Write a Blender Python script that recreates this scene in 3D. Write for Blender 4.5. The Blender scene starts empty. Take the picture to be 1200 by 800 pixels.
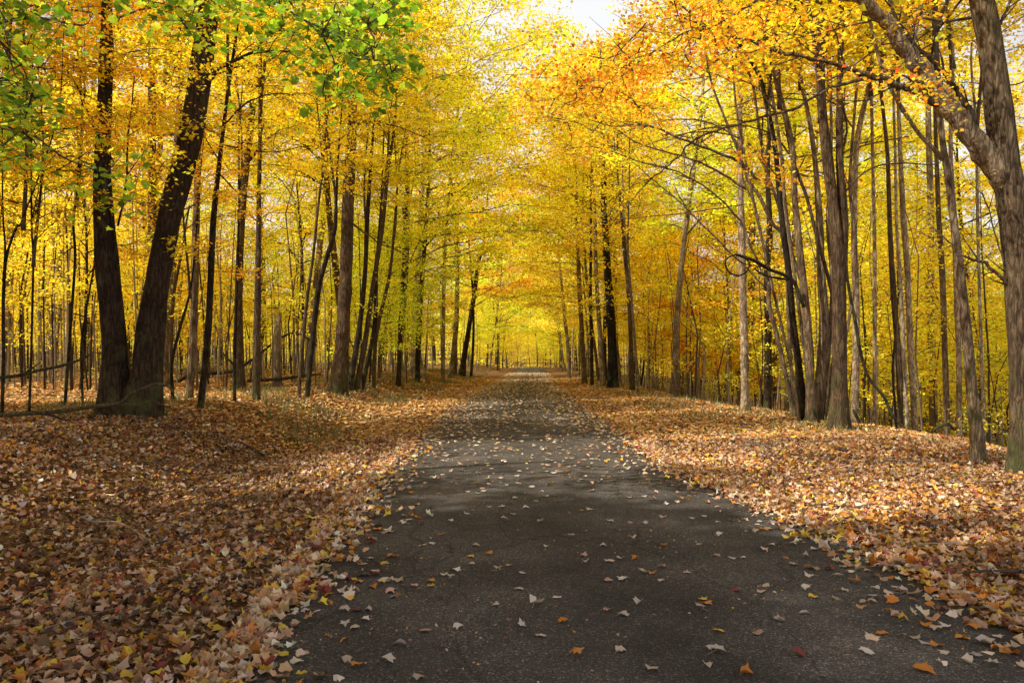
import bpy, math, random, mathutils
import numpy as np
PI = math.pi
random.seed(7); RNG = np.random.default_rng(7)
scene = bpy.context.scene
COL = scene.collection
F, CX, HY, CAMZ = 933.0, 600.0, 420.0, 1.5

# ------------------------------------------------------------------ terrain
_ry = np.array([-20, 0, 3.7, 5.0, 7.0, 9.3, 13, 17.5, 28, 45, 70, 132, 150, 170, 195, 240.])
_rx = np.array([1.0, .8, .66, .57, .46, .33, .2, .22, .24, .65, 1.35, 3.1, 2.4, -3., -18., -60.])
def road_x(y): return np.interp(y, _ry, _rx)
def sm(a, b, x):
    t = np.clip((x - a) / (b - a), 0, 1); return t * t * (3 - 2 * t)
def vnoise(x, y, s, seed=0):
    x = np.asarray(x, float) * s; y = np.asarray(y, float) * s
    return (np.sin(x * 1.3 + y * .7 + seed) + np.sin(y * 1.7 - x * .6 + 2.1 * seed + 1) + np.sin(x * 2.9 + 1.3 * y + .7 * seed) * .5 + np.sin(y * 3.7 - x * 2.3 + seed * 1.9) * .4) / 2.9
HW = 2.03
def edge_w(y, side):   # ragged asphalt half-width
    y = np.asarray(y, float)
    return HW + (.26 * (1 - sm(6.5, 10.5, y)) if side == 2 else 0) + .05 * np.sin(y * 1.9 + side) + .035 * np.sin(y * 5.3 + side * 3) + .015 * np.sin(y * 17)
def hill(x, y): return 16 * sm(150, 330, np.hypot(np.asarray(x, float) * 1.25, y)) - 1.7 * sm(128, 158, np.asarray(y, float)) * (1 - sm(15, 40, np.abs(np.asarray(x, float))))
def wide(y): return .26 * (1 - sm(6.5, 10.5, y))
def ground_z(x, y):
    x = np.asarray(x, float); y = np.asarray(y, float)
    d = x - road_x(y); u = np.abs(d) - HW
    uu = np.maximum(u, 0)
    nl = vnoise(x, y, .55, 1) * .09 + vnoise(x, y, 1.6, 5) * .03
    left = .02 * sm(0, .25, uu) - .24 * sm(.5, 2.1, uu) * (1 - sm(2.1, 3.3, uu)) * (1 - sm(14, 26, y)) + .5 * sm(2.2, 4.8, uu) + .25 * sm(6, 30, uu) + nl * sm(.3, 2.5, uu)
    crest = np.interp(y, [0, 10, 16, 22, 30, 50, 80], [4.0, 4.1, 4.7, 3.9, 2.9, 2.6, 2.6])
    w = np.maximum(uu - crest, 0)
    drop = np.where(w < 2.5, w * w * .06, .375 + (w - 2.5) * .30)
    drop = np.minimum(drop, 3.6 + .2 * vnoise(x, y, .2, 3))
    drop = drop * (1 - .6 * sm(50, 110, y))
    right = .02 * sm(0, .25, uu) + .05 * sm(.5, 3, uu) - drop + nl * .7 * sm(.3, 2.5, uu)
    z = np.where(d < 0, left, right)
    return z + hill(x, y)
def P(px, py, Y): return np.array([(px - CX) * Y / F, Y, CAMZ - (py - HY) * Y / F])
def base_depth(px, py):
    for Y in np.arange(3, 160, .05):
        if CAMZ - (py - HY) * Y / F <= ground_z((px - CX) * Y / F, Y): return float(Y)
    return 160.

# ------------------------------------------------------------------ mesh helpers
def catmull(pts, n):
    pts = np.asarray(pts, float)
    if len(pts) < 3:
        t = np.linspace(0, 1, n * (len(pts) - 1) + 1)[:, None]; return pts[0] * (1 - t) + pts[-1] * t
    p = np.vstack([2 * pts[0] - pts[1], pts, 2 * pts[-1] - pts[-2]])
    out = []
    for i in range(1, len(p) - 2):
        t = np.linspace(0, 1, n, endpoint=False)[:, None]
        a, b, c, d = p[i - 1], p[i], p[i + 1], p[i + 2]
        out.append(.5 * (2 * b + (c - a) * t + (2 * a - 5 * b + 4 * c - d) * t * t + (3 * b - a - 3 * c + d) * t ** 3))
    out.append(pts[-1:])
    return np.vstack(out)
class MB:
    def __init__(s): s.v = []; s.q = []; s.t = []; s.c = []; s.n = 0
    def add(s, v, q=None, t=None, c=None):
        v = np.asarray(v, float)
        if q is not None and len(q): s.q.append(np.asarray(q, int) + s.n)
        if t is not None and len(t): s.t.append(np.asarray(t, int) + s.n)
        s.v.append(v); s.n += len(v)
        s.c.append(np.tile([1., 1, 1], (len(v), 1)) if c is None else np.asarray(c, float))
    def tube(s, pts, rad, sides=6, rough=0., seed=0, flare=0.):
        pts = np.asarray(pts, float); n = len(pts)
        rad = np.interp(np.linspace(0, 1, n), np.linspace(0, 1, len(rad)), rad)
        tan = np.gradient(pts, axis=0); tan /= np.linalg.norm(tan, axis=1)[:, None] + 1e-9
        ref = np.array([0, 1., 0]) if abs(tan[0][1]) < .9 else np.array([1., 0, 0])
        a = np.cross(tan, ref); a /= np.linalg.norm(a, axis=1)[:, None] + 1e-9
        b = np.cross(tan, a)
        th = np.linspace(0, 2 * PI, sides, endpoint=False)
        r = rad[:, None] * np.ones(sides)[None]
        if rough or flare:
            ln = np.cumsum(np.r_[0, np.linalg.norm(np.diff(pts, axis=0), axis=1)])
            if rough:
                r = r * (1 + rough * (.5 * np.sin(2 * th[None] + seed + ln[:, None] * .7) + .35 * np.sin(3 * th[None] - seed * 2 + ln[:, None] * 1.3) + .3 * np.sin(7 * th[None] + .9 * np.sin(ln[:, None] * 2 + seed)) + .25 * np.sin(ln[:, None] * 5.3 + seed)))
            if sides > 30:
                tw = .35 * np.sin(ln[:, None] * 1.9 + seed) + .2 * np.sin(ln[:, None] * 5.1)
                r = r * (1 + .022 * np.sin(15 * th[None] + 3 * tw + seed) + .018 * np.sin(23 * th[None] - 4 * tw) * np.sin(ln[:, None] * 7 + 3 * th[None]) + .012 * np.sin(31 * th[None] + ln[:, None] * 11))
            if flare:
                f = np.exp(-ln / (flare * .8 + .12))[:, None]
                r = r * (1 + f * (.25 + .36 * np.sin(4 * th[None] + seed) + .12 * np.sin(7 * th[None] + seed * 2)))
        v = pts[:, None] + r[..., None] * (np.cos(th)[None, :, None] * a[:, None] + np.sin(th)[None, :, None] * b[:, None])
        i = np.arange(n - 1)[:, None] * sides; j = np.arange(sides)[None]; k = (j + 1) % sides
        q = np.stack([i + j, i + k, i + sides + k, i + sides + j], -1).reshape(-1, 4)
        v = np.vstack([v.reshape(-1, 3), pts[:1], pts[-1:]])
        jj = np.arange(sides); kk = (jj + 1) % sides
        t = np.vstack([np.stack([kk, jj, np.full(sides, n * sides)], -1), np.stack([(n - 1) * sides + jj, (n - 1) * sides + kk, np.full(sides, n * sides + 1)], -1)])
        s.add(v, q, t)
    def mesh(s, name, smooth=False):
        me = bpy.data.meshes.new(name)
        v = np.vstack(s.v).astype(np.float32)
        q = np.vstack(s.q) if s.q else np.zeros((0, 4), int); t = np.vstack(s.t) if s.t else np.zeros((0, 3), int)
        me.vertices.add(len(v)); me.vertices.foreach_set('co', v.ravel())
        loops = np.concatenate([q.ravel(), t.ravel()]).astype(np.int32)
        me.loops.add(len(loops)); me.loops.foreach_set('vertex_index', loops)
        me.polygons.add(len(q) + len(t))
        st = np.concatenate([np.arange(len(q)) * 4, len(q) * 4 + np.arange(len(t)) * 3]).astype(np.int32)
        me.polygons.foreach_set('loop_start', st)
        try: me.polygons.foreach_set('loop_total', np.concatenate([np.full(len(q), 4), np.full(len(t), 3)]).astype(np.int32))
        except Exception: pass
        me.polygons.foreach_set('use_smooth', np.full(len(q) + len(t), smooth))
        c = np.vstack(s.c); c = np.hstack([c, np.ones((len(c), 1))]).astype(np.float32)
        at = me.color_attributes.new('Col', 'FLOAT_COLOR', 'POINT'); at.data.foreach_set('color', c.ravel())
        me.update(calc_edges=True); me.validate()
        return me
def obj(name, mesh, mat, parent=None, color=None, loc=None):
    if isinstance(mesh, MB): mesh = mesh.mesh(name, smooth=getattr(mesh, 'smooth', False))
    o = bpy.data.objects.new(name, mesh); COL.objects.link(o)
    if mat is not None and len(o.data.materials) == 0: o.data.materials.append(mat)
    if parent: o.parent = parent
    if color is not None: o.color = (*color, 1)
    if loc is not None: o.location = [float(q) for q in loc]
    return o
def tag(o, label=None, cat=None, group=None, kind=None):
    for k, v in (('label', label), ('category', cat), ('group', group), ('kind', kind)):
        if v: o[k] = v
    return o
def thing(name, label, cat, loc, group=None):
    o = bpy.data.objects.new(name, None); COL.objects.link(o); o.location = [float(q) for q in loc]
    o.empty_display_size = .1
    return tag(o, label, cat, group)

# leaf templates ---------------------------------------------------------
_h = [(0, .52), (.18, .33), (.39, .34), (.31, .12), (.41, -.08), (.23, -.22)]
_pts = _h + [(0, -.3)] + [(-x, y) for x, y in _h[:0:-1]]
MAPLE = np.array(_pts + [(0, 0)]); _n = len(_pts)
MAPLE_T = np.array([[i, (i + 1) % _n, _n] for i in range(_n)])
OVAL = np.array([(0, .5), (.26, .22), (.3, -.1), (0, -.5), (-.3, -.1), (-.26, .22)]); OVAL_Q = np.array([[0, 1, 2, 3], [0, 3, 4, 5]])
KITE = np.array([(0, .55), (.34, .0), (0, -.45), (-.34, 0)]); KITE_Q = np.array([[0, 1, 2, 3]])
def leaves(mb, pos, size, cols, tmpl='kite', tilt=.4, curl=.3, rng=RNG, stem=False):
    pos = np.asarray(pos, float); N = len(pos)
    if not N: return
    T, q, t = {'kite': (KITE, KITE_Q, None), 'oval': (OVAL, OVAL_Q, None), 'maple': (MAPLE, None, MAPLE_T)}[tmpl]
    n = np.column_stack([rng.normal(0, tilt, N), rng.normal(0, tilt, N), np.ones(N)]); n /= np.linalg.norm(n, axis=1)[:, None]
    r = rng.normal(size=(N, 3)); a = np.cross(n, r); a /= np.linalg.norm(a, axis=1)[:, None] + 1e-9; b = np.cross(n, a)
    size = np.broadcast_to(size, (N,))
    x = T[:, 0][None]; y = T[:, 1][None]
    wob = T.shape[0]
    sx = rng.uniform(.75, 1.12, N)[:, None]; 
    x = x * sx * (1 + rng.normal(0, .08, (N, wob))); y = y * (1 + rng.normal(0, .08, (N, wob)))
    k1 = rng.normal(0, curl, N)[:, None]; k2 = rng.normal(0, curl, N)[:, None]; k3 = rng.normal(0, curl * .8, N)[:, None]
    z = k1 * np.abs(x) * 1.2 + k2 * y * y * 1.6 + k3 * x * y * 2 + rng.normal(0, curl * .12, (N, wob))
    v = pos[:, None] + size[:, None, None] * (x[..., None] * a[:, None] + y[..., None] * b[:, None] + z[..., None] * n[:, None])
    m = len(T); off = (np.arange(N) * m)[:, None, None]
    c = np.repeat(np.asarray(cols, float), m, axis=0)
    mb.add(v.reshape(-1, 3), None if q is None else (q[None] + off).reshape(-1, 4), None if t is None else (t[None] + off).reshape(-1, 3), c)
def pick(pal, w, N, rng=RNG, jit=.18):
    pal = np.array(pal, float); w = np.array(w, float); w /= w.sum()
    c = pal[rng.choice(len(pal), N, p=w)]
    return np.clip(c * np.exp(rng.normal(0, jit, (N, 1))) * np.exp(rng.normal(0, .05, (N, 3))), 0, .95)

# ------------------------------------------------------------------ materials
def newmat(name):
    m = bpy.data.materials.new(name); m.use_nodes = True; nt = m.node_tree; nt.nodes.clear()
    out = nt.nodes.new('ShaderNodeOutputMaterial'); return m, nt, out
def N_(nt, t, **kw):
    n = nt.nodes.new(t)
    for k, v in kw.items():
        if k in n.inputs: n.inputs[k].default_value = v
        else: setattr(n, k, v)
    return n
def ramp(nt, stops, interp='LINEAR'):
    n = nt.nodes.new('ShaderNodeValToRGB'); cr = n.color_ramp; cr.interpolation = interp
    cr.elements[0].position = stops[0][0]; cr.elements[0].color = (*stops[0][1], 1)
    cr.elements[1].position = stops[-1][0]; cr.elements[1].color = (*stops[-1][1], 1)
    for p, c in stops[1:-1]:
        e = cr.elements.new(p); e.color = (*c, 1)
    return n
def mix(nt, blend, fac, a, b):
    n = nt.nodes.new('ShaderNodeMix'); n.data_type = 'RGBA'; n.blend_type = blend
    for sock, val in ((n.inputs[0], fac), (n.inputs[6], a), (n.inputs[7], b)):
        if hasattr(val, 'links') or hasattr(val, 'is_output'): nt.links.new(val, sock)
        else: sock.default_value = val if not isinstance(val, tuple) else (*val, 1)
    return n.outputs[2]
def mat_leaf(name, trans=.5, use_obj=True, gloss=.06):
    m, nt, out = newmat(name); L = nt.links.new
    a = N_(nt, 'ShaderNodeVertexColor'); a.layer_name = 'Col'; c = a.outputs['Color']
    if use_obj:
        oi = nt.nodes.new('ShaderNodeObjectInfo'); c = mix(nt, 'MULTIPLY', 1., c, oi.outputs['Color'])
    d = nt.nodes.new('ShaderNodeBsdfDiffuse'); L(c, d.inputs['Color'])
    t = nt.nodes.new('ShaderNodeBsdfTranslucent')
    ct = mix(nt, 'MULTIPLY', 1., c, (1.13, 1.12, .7)); L(ct, t.inputs['Color'])
    if trans > .4:
        dc = mix(nt, 'MULTIPLY', 1., c, (.68, .68, .68)); tcx = mix(nt, 'MULTIPLY', 1., ct, (.67, .67, .67)); L(dc, d.inputs['Color']); L(tcx, t.inputs['Color'])
        s = nt.nodes.new('ShaderNodeAddShader'); L(d.outputs[0], s.inputs[0]); L(t.outputs[0], s.inputs[1])
    else:
        s = nt.nodes.new('ShaderNodeMixShader'); s.inputs[0].default_value = trans
        L(d.outputs[0], s.inputs[1]); L(t.outputs[0], s.inputs[2])
    g = N_(nt, 'ShaderNodeBsdfGlossy', Roughness=.5)
    s2 = nt.nodes.new('ShaderNodeMixShader'); s2.inputs[0].default_value = gloss
    L(s.outputs[0], s2.inputs[1]); L(g.outputs[0], s2.inputs[2]); L(s2.outputs[0], out.inputs['Surface'])
    return m
def mat_bark(name, vscale=.18, bump=.9, scale=9.):
    m, nt, out = newmat(name); L = nt.links.new
    tc = nt.nodes.new('ShaderNodeTexCoord'); oi = nt.nodes.new('ShaderNodeObjectInfo')
    mp = nt.nodes.new('ShaderNodeMapping'); mp.inputs['Scale'].default_value = (1, 1, vscale)
    add = N_(nt, 'ShaderNodeVectorMath', operation='ADD'); L(tc.outputs['Object'], add.inputs[0])
    cmb = nt.nodes.new('ShaderNodeCombineXYZ'); mul = N_(nt, 'ShaderNodeMath', operation='MULTIPLY'); L(oi.outputs['Random'], mul.inputs[0]); mul.inputs[1].default_value = 37.
    L(mul.outputs[0], cmb.inputs[0]); L(mul.outputs[0], cmb.inputs[2]); L(cmb.outputs[0], add.inputs[1]); L(add.outputs[0], mp.inputs['Vector'])
    v = N_(nt, 'ShaderNodeTexVoronoi', Scale=scale * 1.6, feature='DISTANCE_TO_EDGE')
    n0 = N_(nt, 'ShaderNodeTexNoise', Scale=scale * .8, Detail=4.); L(mp.outputs[0], n0.inputs['Vector'])
    dis = mix(nt, 'LINEAR_LIGHT', .12, mp.outputs[0], n0.outputs['Color']); L(dis, v.inputs['Vector'])
    n1 = N_(nt, 'ShaderNodeTexNoise', Scale=scale * 3, Detail=8., Roughness=.7); L(mp.outputs[0], n1.inputs['Vector'])
    n2 = N_(nt, 'ShaderNodeTexNoise', Scale=1.7, Detail=5., Roughness=.65); L(add.outputs[0], n2.inputs['Vector'])
    r1 = ramp(nt, [(0., (.28, .25, .23)), (.12, (.62, .6, .58)), (.5, (1., 1., 1.))]); L(v.outputs['Distance'], r1.inputs[0])
    r2 = ramp(nt, [(.3, (.5, .49, .48)), (.7, (1.75, 1.66, 1.5))]); L(n1.outputs['Fac'], r2.inputs[0])
    r3 = ramp(nt, [(.38, (.65, .62, .6)), (.52, (1., 1., 1.)), (.66, (1.45, 1.5, 1.35))]); L(n2.outputs['Fac'], r3.inputs[0])
    c = mix(nt, 'MULTIPLY', 1., oi.outputs['Color'], r1.outputs[0]); c = mix(nt, 'MULTIPLY', 1., c, r2.outputs[0]); c = mix(nt, 'MULTIPLY', .9, c, r3.outputs[0])
    n3 = N_(nt, 'ShaderNodeTexNoise', Scale=3.2, Detail=6., Roughness=.7); L(add.outputs[0], n3.inputs['Vector'])
    # moss and lichen, stronger near the foot
    sep = nt.nodes.new('ShaderNodeSeparateXYZ'); L(tc.outputs['Object'], sep.inputs[0])
    mr = N_(nt, 'ShaderNodeMapRange'); mr.inputs['From Min'].default_value = 0; mr.inputs['From Max'].default_value = 2.2; mr.inputs['To Min'].default_value = .16; mr.inputs['To Max'].default_value = 0.; L(sep.outputs['Z'], mr.inputs['Value'])
    ad = N_(nt, 'ShaderNodeMath', operation='ADD'); L(n3.outputs['Fac'], ad.inputs[0]); L(mr.outputs[0], ad.inputs[1])
    rm = ramp(nt, [(.6, (0, 0, 0)), (.72, (.75, .75, .75))]); L(ad.outputs[0], rm.inputs[0])
    c = mix(nt, 'MIX', rm.outputs[0], c, (.085, .095, .03))
    b = N_(nt, 'ShaderNodeBsdfPrincipled', Roughness=.9); b.inputs['Specular IOR Level'].default_value = .2; L(c, b.inputs['Base Color'])
    h = N_(nt, 'ShaderNodeMath', operation='MULTIPLY_ADD'); L(v.outputs['Distance'], h.inputs[0]); h.inputs[1].default_value = 1.6; L(n1.outputs['Fac'], h.inputs[2])
    bp = N_(nt, 'ShaderNodeBump', Strength=bump, Distance=.035); L(h.outputs[0], bp.inputs['Height']); L(bp.outputs[0], b.inputs['Normal'])
    L(b.outputs[0], out.inputs['Surface']); return m
def mat_twig():
    m, nt, out = newmat('twig bark'); L = nt.links.new
    oi = nt.nodes.new('ShaderNodeObjectInfo'); tc = nt.nodes.new('ShaderNodeTexCoord')
    n = N_(nt, 'ShaderNodeTexNoise', Scale=14., Detail=5.); L(tc.outputs['Object'], n.inputs['Vector'])
    r = ramp(nt, [(.3, (.55, .52, .5)), (.7, (1.3, 1.25, 1.2))]); L(n.outputs['Fac'], r.inputs[0])
    c = mix(nt, 'MULTIPLY', 1., oi.outputs['Color'], r.outputs[0])
    b = N_(nt, 'ShaderNodeBsdfPrincipled', Roughness=.85); L(c, b.inputs['Base Color'])
    bp = N_(nt, 'ShaderNodeBump', Strength=.5, Distance=.01); L(n.outputs['Fac'], bp.inputs['Height']); L(bp.outputs[0], b.inputs['Normal'])
    L(b.outputs[0], out.inputs['Surface']); return m
def mat_ground():
    m, nt, out = newmat('leaf strewn soil'); L = nt.links.new
    tc = nt.nodes.new('ShaderNodeTexCoord')
    n0 = N_(nt, 'ShaderNodeTexNoise', Scale=9., Detail=3.); L(tc.outputs['Object'], n0.inputs['Vector'])
    vec = mix(nt, 'LINEAR_LIGHT', .06, tc.outputs['Object'], n0.outputs['Color'])
    v = N_(nt, 'ShaderNodeTexVoronoi', Scale=19.); L(vec, v.inputs['Vector'])
    v2 = N_(nt, 'ShaderNodeTexVoronoi', Scale=31.); L(vec, v2.inputs['Vector'])
    sp = nt.nodes.new('ShaderNodeSeparateColor'); L(v.outputs['Color'], sp.inputs[0])
    pal = [(0, (.10, .05, .03)), (.18, (.28, .15, .08)), (.34, (.45, .27, .14)), (.5, (.58, .38, .2)), (.62, (.5, .22, .06)), (.74, (.35, .17, .09)), (.86, (.66, .5, .33)), (.95, (.6, .4, .06))]
    r = ramp(nt, pal, 'CONSTANT'); L(sp.outputs[0], r.inputs[0])
    sp2 = nt.nodes.new('ShaderNodeSeparateColor'); L(v2.outputs['Color'], sp2.inputs[0]); r2 = ramp(nt, pal[::1], 'CONSTANT'); L(sp2.outputs[1], r2.inputs[0])
    c = mix(nt, 'MIX', .5, r.outputs[0], r2.outputs[0])
    dk = ramp(nt, [(.25, (1, 1, 1)), (.75, (.32, .28, .25))]); L(v.outputs['Distance'], dk.inputs[0]); 
    c = mix(nt, 'MULTIPLY', .8, c, dk.outputs[0])
    nb = N_(nt, 'ShaderNodeTexNoise', Scale=.35, Detail=6., Roughness=.6); L(tc.outputs['Object'], nb.inputs['Vector'])
    rb = ramp(nt, [(.35, (.5, .45, .33)), (.65, (.85, .78, .62))]); L(nb.outputs['Fac'], rb.inputs[0]); c = mix(nt, 'MULTIPLY', 1., c, rb.outputs[0])
    b = N_(nt, 'ShaderNodeBsdfPrincipled', Roughness=.95); b.inputs['Specular IOR Level'].default_value = .1; L(c, b.inputs['Base Color'])
    bp = N_(nt, 'ShaderNodeBump', Strength=.8, Distance=.04); L(v.outputs['Distance'], bp.inputs['Height']); L(bp.outputs[0], b.inputs['Normal'])
    L(b.outputs[0], out.inputs['Surface']); return m
def mat_road():
    m, nt, out = newmat('old asphalt'); L = nt.links.new
    tc = nt.nodes.new('ShaderNodeTexCoord')
    n = N_(nt, 'ShaderNodeTexNoise', Scale=130., Detail=3., Roughness=.8); L(tc.outputs['Object'], n.inputs['Vector'])
    v = N_(nt, 'ShaderNodeTexVoronoi', Scale=95.); L(tc.outputs['Object'], v.inputs['Vector'])
    nb = N_(nt, 'ShaderNodeTexNoise', Scale=.8, Detail=7., Roughness=.62); L(tc.outputs['Object'], nb.inputs['Vector'])
    r = ramp(nt, [(.3, (.027, .024, .021)), (.52, (.083, .075, .066)), (.75, (.31, .285, .25))]); L(n.outputs['Fac'], r.inputs[0])
    sp = nt.nodes.new('ShaderNodeSeparateColor'); L(v.outputs['Color'], sp.inputs[0])
    rs = ramp(nt, [(.0, (.75, .75, .75)), (.8, (1.05, 1.05, 1.05)), (.96, (2.2, 2.1, 1.95))]); L(sp.outputs[0], rs.inputs[0])
    rb = ramp(nt, [(.32, (.55, .54, .52)), (.5, (.95, .95, .95)), (.68, (1.45, 1.42, 1.38))]); L(nb.outputs['Fac'], rb.inputs[0])
    c = mix(nt, 'MULTIPLY', 1., r.outputs[0], rs.outputs[0]); c = mix(nt, 'MULTIPLY', 1., c, rb.outputs[0])
    vcn = N_(nt, 'ShaderNodeVertexColor'); vcn.layer_name = 'Col'; c = mix(nt, 'MULTIPLY', 1., c, vcn.outputs['Color'])
    # fine cracks
    mp = nt.nodes.new('ShaderNodeMapping'); mp.inputs['Scale'].default_value = (.9, .35, 1); L(tc.outputs['Object'], mp.inputs['Vector'])
    nd = N_(nt, 'ShaderNodeTexNoise', Scale=2.5, Detail=6.); L(mp.outputs[0], nd.inputs['Vector'])
    vv = mix(nt, 'LINEAR_LIGHT', .25, mp.outputs[0], nd.outputs['Color'])
    vc = N_(nt, 'ShaderNodeTexVoronoi', Scale=.8, feature='DISTANCE_TO_EDGE'); L(vv, vc.inputs['Vector'])
    rc = ramp(nt, [(0, (.22, .21, .2)), (.011, (1, 1, 1))]); L(vc.outputs['Distance'], rc.inputs[0]); c = mix(nt, 'MULTIPLY', .5, c, rc.outputs[0])
    b = N_(nt, 'ShaderNodeBsdfPrincipled', Roughness=.9); b.inputs['Specular IOR Level'].default_value = .15; L(c, b.inputs['Base Color'])
    bp = N_(nt, 'ShaderNodeBump', Strength=.7, Distance=.006); L(n.outputs['Fac'], bp.inputs['Height']); L(bp.outputs[0], b.inputs['Normal'])
    L(b.outputs[0], out.inputs['Surface']); return m
M_FOL = mat_leaf('autumn foliage', .5, True, .03); M_LIT = mat_leaf('fallen leaf', .12, False, .05); M_LITOBJ = M_LIT
M_GRASS = mat_leaf('dull grass', .3, False)
M_BARK = mat_bark('ridged bark'); M_BARKS = mat_bark('smooth bark', .35, .45, 7.); M_TWIG = mat_twig()
M_GROUND = mat_ground(); M_ROAD = mat_road()

# ------------------------------------------------------------------ setting
def make_ground():
    s = np.linspace(-1, 1, 321); xs = np.sinh(s * 5.2) / np.sinh(5.2) * 420
    t = np.linspace(0, 1, 420); ys = -25 + (np.sinh(t * 4.2) / np.sinh(4.2)) * 650
    X, Y = np.meshgrid(xs, ys); Z = ground_z(X, Y)
    d = np.abs(X - road_x(Y)); Z = Z - (.025 + .12 * sm(25, 60, Y)) * (1 - sm(HW - .25, HW + .02, d))
    v = np.column_stack([X.ravel(), Y.ravel(), Z.ravel()]); nx = len(xs)
    i = np.arange(len(ys) - 1)[:, None] * nx; j = np.arange(nx - 1)[None]
    q = np.stack([i + j, i + j + 1, i + j + nx + 1, i + j + nx], -1).reshape(-1, 4)
    mb = MB(); mb.add(v, q); mb.smooth = True
    tag(obj('ground', mb, M_GROUND), 'leaf covered forest floor on both sides of the road', kind='structure')
def make_road():
    ys = np.concatenate([np.arange(-20, 30, .12), np.arange(30, 240, .8)]); k = np.linspace(-1, 1, 25)
    W = np.where(k[None] < 0, edge_w(ys, 1)[:, None], edge_w(ys, 2)[:, None])
    X = road_x(ys)[:, None] + k[None] * W; Y = np.repeat(ys[:, None], 25, 1)
    Z = .024 + .03 * (1 - k[None] ** 2) + hill(X, Y); Z[:, 0] -= .03; Z[:, -1] -= .03
    v = np.column_stack([X.ravel(), Y.ravel(), Z.ravel()]); i = np.arange(len(ys) - 1)[:, None] * 25; j = np.arange(24)[None]
    q = np.stack([i + j, i + j + 1, i + j + 26, i + j + 25], -1).reshape(-1, 4)
    kk = np.abs(k)[None] + .03 * np.sin(ys * .7)[:, None]; tone = 1 + .16 * np.exp(-((kk - .45) / .16) ** 2) - .10 * np.exp(-(kk / .14) ** 2) - .25 * sm(.86, 1., kk)
    cc = np.stack([tone, tone * (1 - .05 * sm(.8, 1., kk)), tone * (1 - .14 * sm(.8, 1., kk))], -1).reshape(-1, 3)
    mb = MB(); mb.add(v, q, None, cc); mb.smooth = True
    tag(obj('road', mb, M_ROAD), 'narrow dark asphalt road running straight into the woods', kind='structure')
def road_z(x, y):
    k = np.clip((x - road_x(y)) / HW, -1, 1); return .024 + .03 * (1 - k * k) + hill(x, y)
make_ground(); make_road()

# leaf palettes
TANS = [(.74, .52, .33), (.63, .39, .21), (.50, .27, .12), (.29, .14, .065), (.10, .05, .03), (.72, .29, .04), (.82, .54, .05), (.32, .06, .04), (.82, .67, .50)]
W_LEFT = [15, 15, 14, 16, 16, 9, 5, 5, 5]; W_RIGHT = [15, 20, 17, 10, 6, 16, 8, 4, 5]; W_LOW = [18, 22, 18, 10, 7, 9, 5, 3, 8]
def scatter(n, ylo, yhi, side, umax, power=1., umin=-.1):
    """random points on one verge, denser close to the camera"""
    t = RNG.random(n); y = ylo + (yhi - ylo) * t ** power
    u = umin + (umax - umin) * RNG.random(n)
    x = road_x(y) + side * (HW + u) + (wide(y) if side > 0 else 0)
    return x, y
def litter():
    for side, w, lab in ((-1, W_LEFT, 'thick drift of brown and tan fallen leaves over the ditch and bank'), (1, W_RIGHT, 'thick carpet of orange and tan fallen leaves on the flat verge')):
        mb = MB()
        n = 88000 if side < 0 else 62000; um = 12. if side < 0 else 8.
        x, y = scatter(n, 2.2, 15, side, um, 1.35, .07)
        keep = (np.abs(x) < (y + 1.5) * .72); x, y = x[keep], y[keep]
        z = ground_z(x, y) + RNG.uniform(.0, .05, len(x))
        sz = RNG.uniform(.034, .084, len(x))
        c = pick(TANS, w, len(x))
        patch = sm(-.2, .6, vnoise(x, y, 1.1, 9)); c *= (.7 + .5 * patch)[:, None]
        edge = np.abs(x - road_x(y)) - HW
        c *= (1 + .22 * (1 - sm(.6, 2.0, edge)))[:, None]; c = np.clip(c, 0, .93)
        h = RNG.random(len(x)) < .38; pz = np.column_stack([x, y, z])
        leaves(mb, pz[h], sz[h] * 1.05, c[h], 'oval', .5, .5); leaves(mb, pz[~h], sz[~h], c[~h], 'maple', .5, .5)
        n = 80000; x, y = scatter(n, 14, 60, side, 16. if side < 0 else 9., 1.5, 0.1)
        keep = (np.abs(x) < (y + 1.5) * .72); x, y = x[keep], y[keep]
        z = ground_z(x, y) + RNG.uniform(.0, .04, len(x))
        leaves(mb, np.column_stack([x, y, z]), RNG.uniform(.06, .11, len(x)) * (1 + y / 120), pick(TANS, W_LOW, len(x)) * np.array([1.05, .98, .66]), 'oval', .28, .3)
        tag(obj('leaf_litter', mb, M_LIT), lab, 'fallen leaves', kind='stuff')
litter()

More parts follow.
